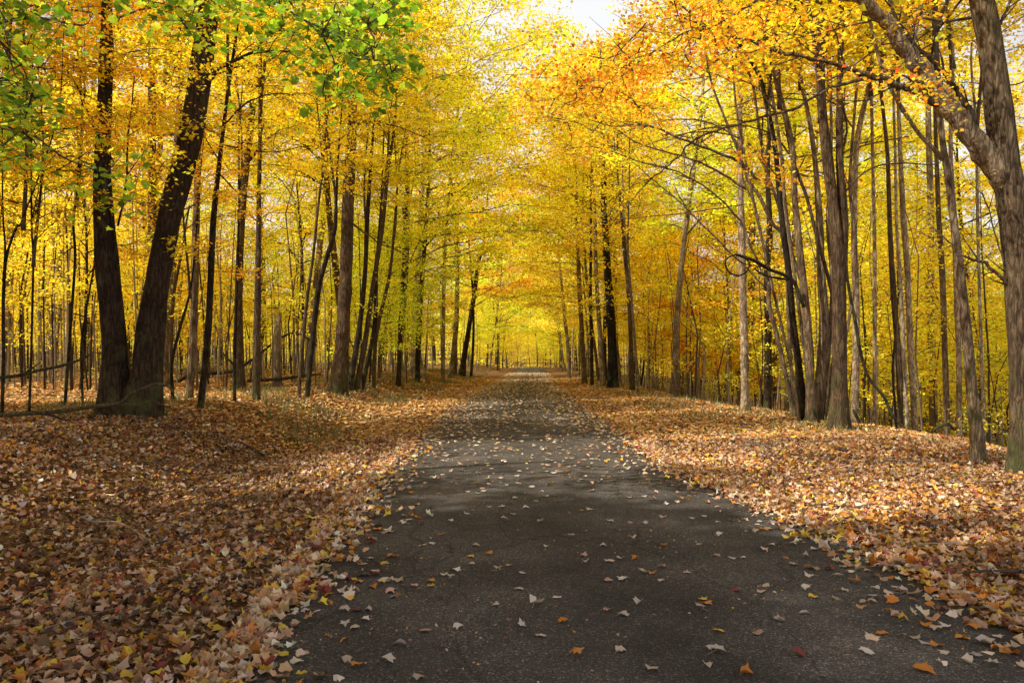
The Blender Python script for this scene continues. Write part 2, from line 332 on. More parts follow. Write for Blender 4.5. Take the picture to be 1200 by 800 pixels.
def leaf_fringe():
    """leaves spilling over the asphalt edges, thick at the edge and thinning to the middle"""
    mb = MB()
    n = 7600; t = RNG.random(n); y = 3.0 + 11 * t ** 1.3; side = np.where(RNG.random(n) < .5, -1, 1)
    inw = np.abs(RNG.exponential(.13, n)) * np.where(side > 0, 1.15, 1.0) - .12 - np.where(side > 0, wide(y), 0)
    inw = inw * (1 + .6 * vnoise(y, side * 3, 2.2, 4))
    x = road_x(y) + side * (HW - inw)
    pos = np.column_stack([x, y, np.maximum(road_z(x, y), ground_z(x, y)) + RNG.uniform(.008, .03, n)])
    leaves(mb, pos, RNG.uniform(.055, .105, n), pick(TANS, [22, 18, 10, 5, 3, 12, 8, 4, 16], n), 'maple', .25, .5)
    n = 8200; y = 9 + 72 * RNG.random(n) ** 1.0; y = np.where(y < 17, y + RNG.exponential(3.2, n), y); k = RNG.uniform(-1, 1, n); k = np.sign(k) * np.abs(k) ** .8
    x = road_x(y) + HW * k
    pos = np.column_stack([x, y, road_z(x, y) + .012 + RNG.uniform(0, .02, n)])
    leaves(mb, pos, RNG.uniform(.05, .09, n) * (1 + y / 90), pick(TANS, [30, 18, 8, 4, 2, 6, 5, 2, 34], n), 'oval', .12, .25)
    n = 3800; y = 11 + 60 * RNG.random(n) ** 1.1; side = np.where(RNG.random(n) < .5, -1, 1)
    x = road_x(y) + side * (HW - np.abs(RNG.exponential(.22, n)) + .05)
    pos = np.column_stack([x, y, np.maximum(road_z(x, y), ground_z(x, y)) + .012 + RNG.uniform(0, .02, n)])
    leaves(mb, pos, RNG.uniform(.05, .09, n) * (1 + y / 90), pick(TANS, W_RIGHT, n), 'oval', .15, .3)
    n = 5200; y = 3. + 16 * RNG.random(n) ** 1.2; x = road_x(y) + HW * RNG.uniform(-1, 1, n)
    keep = (vnoise(x, y, 2.1, 2) + RNG.normal(0, .35, n) > .25) | (np.abs(x - road_x(y)) > 1.55); x, y = x[keep], y[keep]
    leaves(mb, np.column_stack([x, y, road_z(x, y) + .005]), RNG.uniform(.006, .026, len(x)), pick(TANS, [12, 14, 14, 12, 8, 6, 3, 3, 6], len(x)), 'kite', .35, .4)
    tag(obj('leaf_litter', mb, M_LIT), 'loose leaves thinning out from both verges over the asphalt', 'fallen leaves', kind='stuff')
leaf_fringe()

# individual leaves on the asphalt: (x, y, colour letter, size) traced from the photo, two zoomed tiles
LC = {'t': ('pale tan', (.68, .54, .40)), 'o': ('orange', (.72, .27, .04)), 'y': ('yellow', (.80, .52, .06)), 'r': ('dark red', (.27, .06, .05)), 'b': ('brown', (.32, .15, .08)), 'p': ('pinkish beige', (.60, .38, .28)), 'w': ('bleached cream', (.74, .64, .52)), 'g': ('grey brown', (.40, .34, .30))}
A_ = "425,153,w,1.3;395,210,w;595,195,w;640,225,w,1.2;780,208,p,1.2;575,262,w;462,257,t;500,258,w;540,230,w;605,243,w;508,300,w,1.2;535,282,t;340,300,t;392,278,w;620,305,t,1.2;750,270,t;775,268,t;837,303,w,1.3;905,308,p;945,310,t;1005,290,p;945,225,w;975,235,p;1020,247,w;900,228,t;640,385,w;722,347,t,1.1;818,382,w;912,357,t;310,343,o;280,258,o;420,380,t;282,372,w;255,382,t;210,295,w;98,355,w,1.3;50,338,w;405,415,y;462,408,o;357,457,w,1.2;405,440,t;340,488,t;320,472,w;488,463,t,1.2;565,468,w;525,445,p;757,413,p;763,432,w;837,430,t,1.2;873,425,t;922,425,o;1008,383,o;945,467,t,1.1;970,470,o;885,487,w,1.5;832,493,p;1003,450,p,1.2;1000,493,t;560,518,w;603,567,w,1.4;676,547,w;482,570,t;230,505,p,1.1;280,490,o;283,505,y;156,486,t;108,465,r,1.3;62,467,w;88,415,t;68,433,t;157,410,o,1.2;165,537,g;157,517,w;100,505,o;45,580,r,1.2;85,577,t;75,610,w;40,633,t;12,625,w;8,577,w;928,565,w;833,585,p;880,600,t;695,622,o;568,637,w;622,667,w;263,650,p,1.2;363,638,w;183,688,g;738,730,o,1.1;870,715,t;970,777,t,1.1;140,738,w,1.5;50,757,o;15,735,t;245,797,t;130,130,o;180,125,b;215,210,o;150,160,t;90,300,o;130,335,p;20,370,o;110,455,t"
B_ = "30,293,w;110,302,w;68,285,t;150,297,w;115,345,w;55,375,w;228,330,t,1.2;322,355,y;345,372,w;280,373,t;320,413,o;345,435,t,1.1;385,410,w;410,388,w;158,420,w;187,417,w;105,413,p;12,467,t;395,445,b;397,472,w;460,450,r,1.3;533,492,o,1.1;483,472,w;603,513,w;645,525,w;590,535,w;385,513,w;508,517,t;407,540,y;167,522,r;63,552,y;57,585,t,1.1;75,565,o;305,617,t,1.1;380,592,w;113,652,y;232,660,p,1.2;107,717,w,1.3;80,765,w,1.1;195,785,o,.9;360,725,r,1.2;578,716,w;627,655,o,1.1;665,597,p,1.1;690,610,y;757,628,o;720,550,o;790,690,o;745,772,o,1.6;725,667,t;757,682,w;822,717,t;890,743,w;913,722,g;970,748,w;1060,755,t;1040,692,w;935,678,w,1.5;980,660,w;910,632,o;965,620,y,1.1;1005,572,y,1.4;1030,610,w;945,585,p;790,638,t;825,632,w;960,530,t;200,330,t;245,525,w;260,505,t;90,705,w"
def road_leaves():
    items = []
    for s, ox in ((A_, 400), (B_, 800)):
        for e in s.split(';'):
            f = e.split(','); px = ox + float(f[0]) * .375; py = 500 + float(f[1]) * .375
            Y = (CAMZ - .03) * F / (py - HY); items.append([(px - CX) * Y / F, Y, f[2], float(f[3]) if len(f) > 3 else 1.])
    rr = random.Random(5); drift = [(4.6, -.86), (5.8, -.84), (7.4, -.8), (9.5, -.7), (11, .3), (8.3, .75), (6.4, .84), (5.2, .88), (12, -.3), (10.2, .05), (8.8, -.35)]
    while len(items) < 300:
        if rr.random() < .6 and drift: a = rr.choice(drift); Y = a[0] + rr.gauss(0, .4); k = a[1] + rr.gauss(0, .1)
        else: Y = rr.choice([rr.uniform(3.3, 7), rr.uniform(7, 14), rr.uniform(9, 14)]); k = rr.uniform(-.95, .95)
        if not 3.3 < Y < 14 or abs(k) > .96: continue
        if Y < 7 and abs(k) < .72: continue
        x = float(road_x(Y)) + k * HW
        if abs(x) > Y * .64 or any((x - a[0]) ** 2 + (Y - a[1]) ** 2 < .018 for a in items): continue
        items.append([x, Y, rr.choice('ttwwpoybwtwp'), rr.uniform(.75, 1.05)])
    items.sort(key=lambda a: a[1]); count = {}
    strip = lambda k: 'on the left asphalt edge' if k < -.72 else 'left of the road middle' if k < -.2 else 'on the road middle' if k < .25 else 'right of the road middle' if k < .74 else 'on the right asphalt edge'
    ordn = ['nearest', 'second nearest', 'third nearest', 'fourth nearest', 'fifth nearest', 'sixth nearest', 'seventh nearest', 'eighth nearest', 'ninth nearest', 'tenth nearest']
    for x, Y, c, s in items:
        mb = MB(); rng = np.random.default_rng(int(x * 1000) % 9999 + int(Y * 100))
        size = .072 * s * rng.uniform(.9, 1.15); oval = rng.random() < .22 and s < 1.1
        col = np.array(LC[c][1]) * math.exp(rng.normal(0, .1))
        leaves(mb, np.zeros((1, 3)), size, [col], 'oval' if oval else 'maple', .10, .32, rng)
        v = mb.v[0]; v[:, 2] -= v[:, 2].min()
        mb.c[0][:-1 if not oval else None] *= .9
        if rng.random() < .6:
            a = rng.uniform(0, 6.28); L = size * rng.uniform(.5, .9)
            p = np.array([[0, 0, size * .12], [math.cos(a) * L * .5, math.sin(a) * L * .5, .006], [math.cos(a) * L, math.sin(a) * L, .004]])
            mb.tube(p, [.0016, .001], 4); mb.c[-1][:] = col * .7
        z = float(road_z(x, Y)) + .003
        k = (x - float(road_x(Y))) / HW; zone = ('oval ' if oval else 'maple ') ; st = strip(k); key = (c, zone, st); i = count.get(key, 0); count[key] = i + 1
        if abs(k) > .8: z += .01
        ordw = ordn[i] if i < 10 else '%dth nearest' % (i + 1)
        o = obj('fallen_leaf', mb, M_LIT, loc=(x, Y, z))
        tag(o, '%s %sleaf %s, %s such' % (LC[c][0], zone, st, ordw), 'leaf', 'fallen leaves lying on the asphalt')
road_leaves()

def moss_and_grass():
    mb = MB(); n = 5200
    y = 3.6 + 6.5 * RNG.random(n); m = vnoise(y, 0 * y, 2.6, 3) > -.15; y = y[m]
    x = road_x(y) - HW - .03 + RNG.normal(0, .045, len(y))
    c = pick([(.06, .09, .015), (.10, .13, .02), (.14, .14, .03)], [4, 4, 2], len(y))
    leaves(mb, np.column_stack([x, y, np.maximum(road_z(x, y) - .01, ground_z(x, y)) + RNG.uniform(0.005, .03, len(y))]), .035, c, 'kite', 1.2, .2)
    tag(obj('moss', mb, M_GRASS), 'strip of green moss along the asphalt edge beside the ditch', 'moss', kind='stuff')
    mb = MB(); n = 26000; y = 13 + 60 * RNG.random(n) ** 1.2; side = np.where(RNG.random(n) < .72, -1, 1)
    u = np.where(side < 0, RNG.uniform(1.6, 7, n), RNG.uniform(1.8, 5, n)); x = road_x(y) + side * (HW + u)
    keep = vnoise(x, y, .9, 8) > .1; x, y = x[keep], y[keep]; n = len(x)
    z = ground_z(x, y); h = RNG.uniform(.08, .22, n); a = RNG.uniform(0, 2 * PI, n); w = .012 + y * .0004
    base = np.column_stack([x, y, z]); d = np.column_stack([np.cos(a), np.sin(a), 0 * a]); tip = base + np.column_stack([RNG.normal(0, .06, n), RNG.normal(0, .06, n), h])
    v = np.stack([base - d * w[:, None], base + d * w[:, None], tip], 1).reshape(-1, 3); t = np.arange(n * 3).reshape(-1, 3)
    c = np.repeat(pick([(.20, .20, .05), (.28, .22, .07), (.33, .24, .10), (.16, .19, .05)], [3, 3, 2, 2], n), 3, 0)
    mb.add(v, None, t, c); tag(obj('grass', mb, M_GRASS), 'thin dull olive grass growing through the leaves on the banks', 'grass', kind='stuff')
moss_and_grass()

# ------------------------------------------------------------------ foliage and tree kinds
YEL = [(.92, .75, .04), (.92, .82, .06), (.90, .66, .035), (.70, .71, .05), (.84, .50, .03), (.46, .40, .05), (.42, .22, .04)]
def spray(mb, p, r, n, size, pal=YEL, w=(5, 3.4, 3.4, 2.2, 1.3, .9, .5), flat=.16, tmpl='kite', rng=RNG, tilt=.7, jit=.16):
    """one flat layered spray of leaves round a twig"""
    a = rng.uniform(0, 2 * PI, n); rr = r * np.sqrt(rng.random(n)); s = rng.uniform(.75, 1.25)
    sl = rng.normal(0, .18, 2)
    x = rr * np.cos(a) * s; y = rr * np.sin(a) / s
    pos = np.column_stack([p[0] + x, p[1] + y, p[2] + x * sl[0] + y * sl[1] - .25 * rr * rr / max(r, .01) + rng.normal(0, flat * r, n)])
    leaves(mb, pos, rng.uniform(.65, 1.2, n) * size, pick(pal, w, n, rng, jit) * math.exp(rng.normal(-.03, .2)) * np.exp(rng.normal(0, .05, 3)), tmpl, tilt, .25, rng)
def grow(seed, H, cb, spread, r0, nl, leaf, per, layers=.5, lean=.03, stemtop=1., dens=1., shape=.8):
    """a trunk with limbs and twigs (wood) and a crown of leaf sprays"""
    rng = np.random.default_rng(seed); wood = MB(); fol = MB()
    n = 12; z = np.linspace(-.35, H * .96, n); ph = rng.uniform(0, 6, 4)
    wob = .02 * H
    path = np.column_stack([wob * np.sin(z / H * 4 + ph[0]) + lean * z * math.cos(ph[2]), wob * np.sin(z / H * 5 + ph[1]) + lean * z * math.sin(ph[2]), z])
    path[:, :2] -= path[0, :2]
    path = catmull(path, 3); r0 *= .8; wood.tube(path, [r0, r0 * .86, r0 * .68, r0 * .4, r0 * .1], 10, .10, seed, r0 * 1.6)
    zz = path[:, 2]
    for i in range(nl):
        f = ((i + rng.random() * .8) / nl) ** .9; zl = cb + (H * .95 - cb) * f
        p0 = np.array([np.interp(zl, zz, path[:, 0]), np.interp(zl, zz, path[:, 1]), zl])
        az = i * 2.4 + rng.normal(0, .35)
        L = spread * (math.sin(PI * min(.97, .22 + .74 * f)) ** shape) * rng.uniform(.65, 1.15)
        up = rng.uniform(.15, .5) + .6 * f
        d = np.array([math.cos(az), math.sin(az), 0]); t = np.linspace(0, 1, 6)[:, None]
        lp = p0 + d * L * t + np.array([0, 0, 1]) * (up * L * (t - .38 * t * t)) + np.cumsum(rng.normal(0, .035 * L, (6, 3)), 0) * (t > 0)
        rl = r0 * (.36 - .22 * f) * (L / spread) ** .5 + .006
        wood.tube(lp, [rl, rl * .6, rl * .2], 5)
        ns = max(3, int(3 + L * 1.7))
        for j in range(ns):
            g = .25 + .75 * (j + rng.random() * .6) / ns; g = min(g, 1.)
            q = np.array([np.interp(g, t[:, 0], lp[:, k]) for k in range(3)])
            sa = az + (1 if j % 2 else -1) * rng.uniform(.4, 1.2); l2 = L * rng.uniform(.22, .42) * (1.15 - g * .5) + .15
            e = q + np.array([math.cos(sa) * l2, math.sin(sa) * l2, rng.uniform(-.06, .22) * l2]); mid = (q + e) / 2 + rng.normal(0, .05 * l2, 3)
            wood.tube(np.array([q, mid, e]), [rl * .35 + .002, .003], 3)
            for fr in ((.55, 1.) if l2 > .5 else (.9,)):
                c = q + (e - q) * fr; 
                if rng.random() < .93: spray(fol, c, rng.uniform(.32, .62) * layers * 1.5, max(4, int(per * rng.uniform(.6, 1.4) * dens)), leaf, rng=rng)
    wood.smooth = True
    return wood.mesh('trunk', True), fol.mesh('crown')
PROTO = {'canopy': [], 'maple': [], 'pole': [], 'arch': []}
for k in range(2): PROTO['arch'].append(grow(500 + k, [18.5, 20][k], [3.6, 4.4][k], [6.4, 7.0][k], [.12, .14][k], 44, .18, 24, 1.0, shape=.42))
for k in range(4): PROTO['canopy'].append(grow(100 + k, [18, 20, 21, 17][k], [6.2, 7.5, 6.8, 5.2][k], [4.0, 4.4, 4.6, 3.8][k], [.17, .2, .23, .15][k], 34, .16, 24, .8))
for k in range(4): PROTO['maple'].append(grow(200 + k, [9, 10.5, 8, 11.5][k], [1.4, 2.0, 1.1, 2.2][k], [3.1, 3.4, 2.8, 3.4][k], [.065, .075, .055, .085][k], 30, .125, 24, .8))
for k in range(3): PROTO['pole'].append(grow(300 + k, [6, 7.5, 4.6][k], [1.9, 2.8, 1.3][k], [1.5, 1.3, 1.3][k], [.032, .04, .025][k], 13, .10, 13, .6, .06))
PROTO['dense'] = [grow(600, 11, 1.8, 3.6, .1, 40, .21, 36, 1.)]  # extra leafy crown, used only for the added off-frame shade trees
for kk in PROTO.values():
    for w, f in kk: w.materials.append(M_BARK); f.materials.append(M_FOL)
# crowns without a stem, to sit on the traced trunks
def crown_only(seed, H, spread, nl, leaf, per):
    return grow(seed, H, .3, spread, .07, nl, leaf, per, .8, .02)
TOPS = [crown_only(400 + k, [9, 8, 7][k], [4.0, 3.4, 3.0][k], 26, .13, 20) for k in range(3)]
for w, f in TOPS: w.materials.append(M_TWIG); f.materials.append(M_FOL)

# bark tints and foliage tints
DARK, BROWN, GREYB, GREY, PALE, BIRCH = (.06, .043, .03), (.16, .11, .07), (.29, .215, .14), (.38, .30, .21), (.52, .42, .30), (.62, .54, .42)
TW = (.1, .07, .05)
GOLD, YELLOW, LIME, AMBER, ORANGE, GREEN = (1.02, .94, .8), (1.03, 1.02, 1.), (.88, 1.02, 1.), (1.05, .78, .8), (1.05, .58, .7), (.42, .75, .9)

# ------------------------------------------------------------------ traced trees
HEROES = []
def trunk_mesh(paths, sub=5, rough=.09, flare=True, seed=1, sides=None):
    mb = MB(); mb.smooth = True
    for pts, rad in paths:
        c = catmull(pts, sub + (4 if rad[0] > .2 else 0)); r = .79 * np.interp(np.linspace(0, 1, len(c)), np.linspace(0, 1, len(rad)), rad)
        sd = sides or (44 if rad[0] > .2 else 12 if rad[0] > .08 else 8)
        mb.tube(c, r, sd, rough, seed, (rad[0] * 1.7 if flare else 0)); flare = False
    return mb
def limb_mesh(p, r, seed=1):
    rng = np.random.default_rng(seed); mb = MB(); mb.smooth = True
    c = catmull(p, 6); n = len(c); rr = .8 * np.interp(np.linspace(0, 1, n), np.linspace(0, 1, len(r)), r)
    k = rng.normal(0, 1, (n, 3)); k = (k + np.roll(k, 1, 0)) * .5; k[0] = 0
    c = c + k * np.clip(rr[:, None] * .55, .008, .03) * np.array([1, .6, 1])
    mb.tube(c, rr, 12 if r[0] > .06 else 7, .1, seed)
    ln = np.cumsum(np.r_[0, np.linalg.norm(np.diff(c, axis=0), axis=1)]); m = int(min(16, 2 + ln[-1] * 2.6))
    for g in np.linspace(.22, .98, m):
        i = min(n - 2, int(g * (n - 1))); d = c[i + 1] - c[i]; d /= np.linalg.norm(d) + 1e-9
        if rr[i] > .09: continue
        sd = np.cross(d, [0, 1, 0]) * rng.choice([-1, 1]) + rng.normal(0, .25, 3); L = rng.uniform(.25, .9) * (1.1 - g * .4)
        v1 = d * .75 + sd * .6; p1 = c[i] + v1 * L * .45; p2 = p1 + (d * .9 + sd * rng.uniform(.1, .5) + rng.normal(0, .15, 3)) * L * .4; p3 = p2 + (d + rng.normal(0, .35, 3)) * L * .35
        t0 = min(rr[i] * .5, .012) + .002
        mb.tube(np.array([c[i], p1, p2, p3]), [t0, t0 * .6, .003, .0018], 5)
        for q in (p1, p2):
            e = q + (d * .6 + rng.normal(0, .5, 3)) * L * .35; mb.tube(np.array([q, (q + e) / 2 + rng.normal(0, .02, 3), e]), [.004, .002], 4)
    return mb
def px_path(pts, Y, dY=0., relbase=None):
    """pts: (px, py, width px) -> 3-D points at one depth (dY: how far the top leans away), radii"""
    n = len(pts); out = []; rad = []
    pts = [(a, b, w * (.82 if w < 9 else .92 if w < 14 else 1.05)) for a, b, w in pts]
    for i, (a, b, w) in enumerate(pts):
        y = Y + dY * i / max(1, n - 1); out.append(P(a, b, y)); rad.append(w * .5 * y / F)
    out = np.array(out)
    return out - (relbase if relbase is not None else 0), rad
def extend(pts, rad, top, base, wander=.25):
    d = pts[-1] - pts[max(0, len(pts) - 3)]; d = d / max(.01, d[2])
    z0 = pts[-1][2] + base[2]
    if z0 < top:
        k = max(2, int((top - z0) / 1.6)); add = [pts[-1] + np.array([d[0] * .6, d[1] * .6, 1]) * (top - z0) * (i + 1) / k + np.array([random.uniform(-wander, wander) * .4, random.uniform(-wander, wander) * .4, 0]) for i in range(k)]
        r0 = rad[-1]; pts = np.vstack([pts, add]); rad = list(rad) + [r0 * (1 - .75 * (i + 1) / k) for i in range(k)]
    return pts, rad
def hero(name, label, cat, stems, bark, tint, Y=None, top=None, crown=0, cs=1., limbs=(), dY=0., group=None, mat=None, crown_at=.62, seed=None):
    """stems: lists of (px, py, width). first stem's first point is the foot"""
    s0 = stems[0]; bx, by = s0[0][0], s0[0][1]
    if Y is None: Y = base_depth(bx, by)
    x = (bx - CX) * Y / F; base = np.array([x, Y, float(ground_z(x, Y))])
    t = thing(name, label, cat, base, group)
    seed = seed or int(bx)
    random.seed(seed); paths = []; tops = []
    for s in stems:
        p, r = px_path(s, Y, dY, base)
        if s[0][:2] == s0[0][:2] or s[0][1] > 430: p = np.vstack([[p[0][0], p[0][1], min(p[0][2], 0) - .35], p]); r = [r[0] * 1.03] + r
        if top and s[-1][1] < 400:
            p, r = extend(p, r, top, base)
        paths.append((p, r)); tops.append(p)
    obj('trunk', trunk_mesh(paths, seed=seed % 50), mat or M_BARK, t, bark)
    for lp in limbs:
        yl = lp[1] if isinstance(lp, tuple) and not isinstance(lp[1], tuple) else Y
        pts = lp[0] if isinstance(lp, tuple) and not isinstance(lp[1], tuple) else lp
        p, r = px_path(pts, Y, yl - Y, base)
        obj('limb', limb_mesh(p, r, seed + len(p) + int(abs(pts[-1][0]))), mat or M_BARK, t, (.44, .35, .24) if 'giant' in label and pts[0][2] > 28 else bark)
    if crown is not None and top:
        for q in tops[:2]:
            w, f = TOPS[(crown) % 3]; crown += 1
            i = int(len(q) * crown_at); at = q[min(i, len(q) - 1)]
            rz = random.uniform(0, 6.28)
            wo = obj('limb', w, None, t, TW, at); fo = obj('crown', f, None, t, tint, at)
            for o in (wo, fo): o.rotation_euler = (0, 0, rz); o.scale = (cs,) * 3
    HEROES.append((bx, Y, x, label)); return t, base, Y
G1 = 'traced'
# left side
tA, bA, YA = hero('maple_tree', 'massive near-black maple with two thick stems parting from one foot', 'tree',
    [[(136, 486, 44), (134, 455, 36), (134, 400, 30), (126, 325, 28), (120, 250, 22), (119, 200, 20), (121, 140, 18), (124, 60, 16), (126, -10, 14)],
     [(166, 476, 58), (172, 440, 42), (177, 385, 37), (186, 325, 30), (200, 250, 29), (213, 200, 31), (225, 150, 31), (234, 95, 31), (240, 50, 29), (247, 0, 28), (253, -40, 26)],
     [(146, 478, 22), (139, 330, 8), (133, 270, 7), (128, 200, 6), (129, 130, 6), (132, 60, 5), (130, 10, 4)]], (.075, .052, .038), GOLD, top=15.5, crown=1, cs=.82,
    limbs=[[(238, 100, 9), (262, 78, 6), (300, 62, 5), (345, 60, 3)], [(138, 265, 4), (148, 215, 4), (151, 150, 3), (158, 90, 2)], [(133, 190, 4), (110, 150, 3), (90, 100, 3), (60, 60, 2)]])
hero('sapling', 'straight dark sapling just beyond the two-stemmed maple, small fork high up', 'tree', [[(235, 478, 11), (243, 400, 11), (247, 320, 10), (250, 260, 9), (256, 200, 8), (262, 150, 7), (268, 100, 6), (277, 40, 5), (282, 0, 4)]], DARK, GOLD, top=12, crown=1, cs=.6,
     limbs=[[(264, 145, 3), (290, 120, 3), (320, 110, 2), (345, 112, 1.5)], [(262, 170, 3), (290, 175, 2.5), (320, 178, 2), (365, 170, 1.5)], [(259, 190, 3), (240, 160, 2), (225, 120, 2)], [(258, 205, 3), (285, 230, 2), (310, 226, 1.5)]])
hero('maple_tree', 'smooth straight brown trunk ringed with a pale yellow leaf tuft', 'tree', [[(300, 468, 12), (301, 400, 11), (302, 340, 11), (303, 280, 9), (304, 200, 8), (305, 120, 7), (305, 40, 6)]], BROWN, YELLOW, top=13, crown=2, cs=.8)
hero('maple_tree', 'tall grey-brown maple with a flared foot at the lit bank edge', 'tree', [[(395, 462, 24), (399, 430, 19), (403, 370, 18), (406, 300, 18), (408, 240, 17), (411, 180, 14), (413, 130, 13), (415, 60, 11), (418, 0, 9)]], BROWN, YELLOW, top=17, crown=0, cs=1.05,
     limbs=[[(409, 150, 5), (425, 143, 4), (445, 143, 3), (470, 150, 2), (500, 162, 1.5)], [(408, 260, 4), (430, 275, 3), (450, 288, 2), (470, 290, 1.5)], [(411, 120, 5), (440, 95, 3), (480, 70, 2)]])
hero('maple_tree', 'greyish mossy trunk standing behind the straight dark sapling', 'tree', [[(222, 468, 13), (226, 400, 12), (228, 340, 12), (229, 290, 12), (231, 220, 10), (232, 140, 9), (232, 60, 8)]], GREYB, YELLOW, top=15, crown=1, cs=.9)
hero('sapling', 'crooked thin sapling bending beside the thick leaning stem', 'tree', [[(203, 472, 7), (201, 430, 6), (208, 395, 6), (218, 360, 5), (223, 340, 4), (228, 300, 3)]], DARK, AMBER, top=8, crown=1, cs=.5)
hero('sapling', 'bare curved sapling rising through the gap under the twin maple', 'tree', [[(204, 470, 6), (200, 420, 6), (203, 350, 6), (212, 300, 5), (216, 275, 4), (222, 240, 3)]], BROWN, AMBER, Y=24)
hero('sapling', 'hair-thin dark sapling bowed halfway up, left of the twin maple', 'tree', [[(76, 478, 6), (80, 420, 5.5), (85, 350, 5), (88, 300, 5), (86, 260, 4.5), (90, 230, 4), (92, 195, 3.5)]], DARK, GOLD, top=8.5, crown=1, cs=.55, limbs=[[(86, 290, 2), (60, 305, 1.5), (20, 305, 1)], [(90, 215, 2), (110, 195, 1.5)]])
hero('sapling', 'slender bare sapling second from the frame edge, topped by crossing twigs', 'tree', [[(34, 490, 5), (36, 430, 4.5), (38, 360, 4), (39, 300, 4), (37, 255, 3.5)]], DARK, GOLD, top=8, crown=2, cs=.5, limbs=[[(38, 258, 2.5), (44, 225, 2), (52, 200, 1.5), (65, 195, 1)], [(37, 262, 2.5), (45, 240, 1.5), (55, 180, 1.2)]])
hero('sapling', 'zigzag bare sapling between the bowed sapling and the twin maple', 'tree', [[(97, 476, 4.5), (95, 410, 4.5), (100, 370, 4), (106, 335, 3.5), (111, 308, 3)]], DARK, GOLD)
hero('sapling', 'dark forked sapling at the very edge of the woods', 'tree', [[(2, 490, 7), (4, 420, 6), (4, 350, 6), (8, 300, 5), (20, 265, 4), (27, 255, 3)], [(4, 330, 5), (6, 290, 4), (3, 240, 3)]], DARK, AMBER, top=9, crown=0, cs=.6)
hero('sapling', 'thin sapling leaning away just right of the brown leaf-tufted trunk', 'tree', [[(350, 466, 7), (355, 400, 7), (360, 350, 6), (367, 300, 5), (372, 250, 5), (378, 200, 4), (383, 140, 3)]], BROWN, YELLOW, top=9, crown=1, cs=.55)
hero('maple_tree', 'dark trunk leaning strongly toward the grey-brown maple', 'tree', [[(360, 465, 9), (366, 400, 9), (373, 340, 9), (382, 305, 8), (392, 270, 8), (394, 240, 5), (396, 190, 4)]], DARK, GOLD, top=11, crown=2, cs=.7)
hero('sapling', 'slim sapling standing between two mid-distance trunks near the fallen log', 'tree', [[(275, 472, 6), (275, 410, 6), (277, 350, 5), (279, 290, 5), (280, 230, 4), (280, 150, 3)]], DARK, GOLD, top=9, crown=0, cs=.5)
hero('maple_tree', 'pale grey snag trunk, broken short behind the log', 'tree', [[(325, 455, 13), (326, 420, 12), (326, 385, 10), (328, 366, 7)]], GREY, YELLOW)
hero('maple_tree', 'broad greyish trunk seen dimly between the twin maple stems and sapling', 'tree', [[(193, 452, 16), (196, 390, 14), (200, 330, 13), (205, 260, 12), (207, 180, 10)]], GREYB, GOLD, top=17, crown=0)
# dark group left of the road
for i, (st, lab, top) in enumerate([
    ([(409, 457, 11), (421, 385, 9), (428, 317, 8), (430, 265, 8), (434, 200, 6)], 'dark trunk directly beside the grey-brown maple, first of the leaning clump', 12),
    ([(417, 458, 10), (428, 400, 9), (437, 336, 8), (447, 272, 8), (455, 200, 6)], 'dark leaning trunk, second of the clump before the pale birch', 14),
    ([(424, 457, 8), (439, 381, 8), (441, 318, 7), (446, 250, 5)], 'thinner dark trunk, third of the leaning clump', 11),
    ([(438, 455, 7), (441, 392, 7), (456, 325, 6), (462, 270, 5)], 'slim mossy trunk closing the leaning clump', 11),
    ([(467, 453, 9), (469, 392, 8), (472, 336, 8), (474, 291, 7), (476, 230, 6)], 'upright dark trunk beside the pale birch', 13),
    ([(533, 440, 7), (534, 400, 6), (536, 340, 6), (537, 290, 5)], 'thin brown trunk where the bank meets the road far off', 13),
    ([(541, 440, 11), (545, 412, 9), (550, 381, 8), (556, 344, 8), (560, 310, 7), (566, 290, 5)], 'dark trunk leaning over the road, beyond the birch', 16),
    ([(582, 430, 6), (582, 400, 5), (583, 370, 5), (584, 330, 4)], 'small dark trunk at the far bend of the road', 16)]):
    hero('maple_tree', lab, 'tree', [st], [DARK, BROWN, DARK, BROWN, DARK, BROWN, DARK, DARK][i], [YELLOW, GOLD, YELLOW, LIME, YELLOW, GOLD, YELLOW, GOLD][i], top=top, crown=i, cs=.75, limbs=[[(582, 385, 2.5), (592, 378, 2), (602, 368, 1.5)]] if i == 7 else ())
hero('birch_tree', 'pale grey-white birch trunk with a dark mossy foot beside the road bank', 'tree', [[(490, 443, 20), (488, 425, 16), (487, 390, 13), (489, 350, 13), (492, 310, 13), (493, 270, 10), (495, 210, 9)]], BIRCH, YELLOW, top=18, crown=1, cs=.9, mat=M_BARKS)
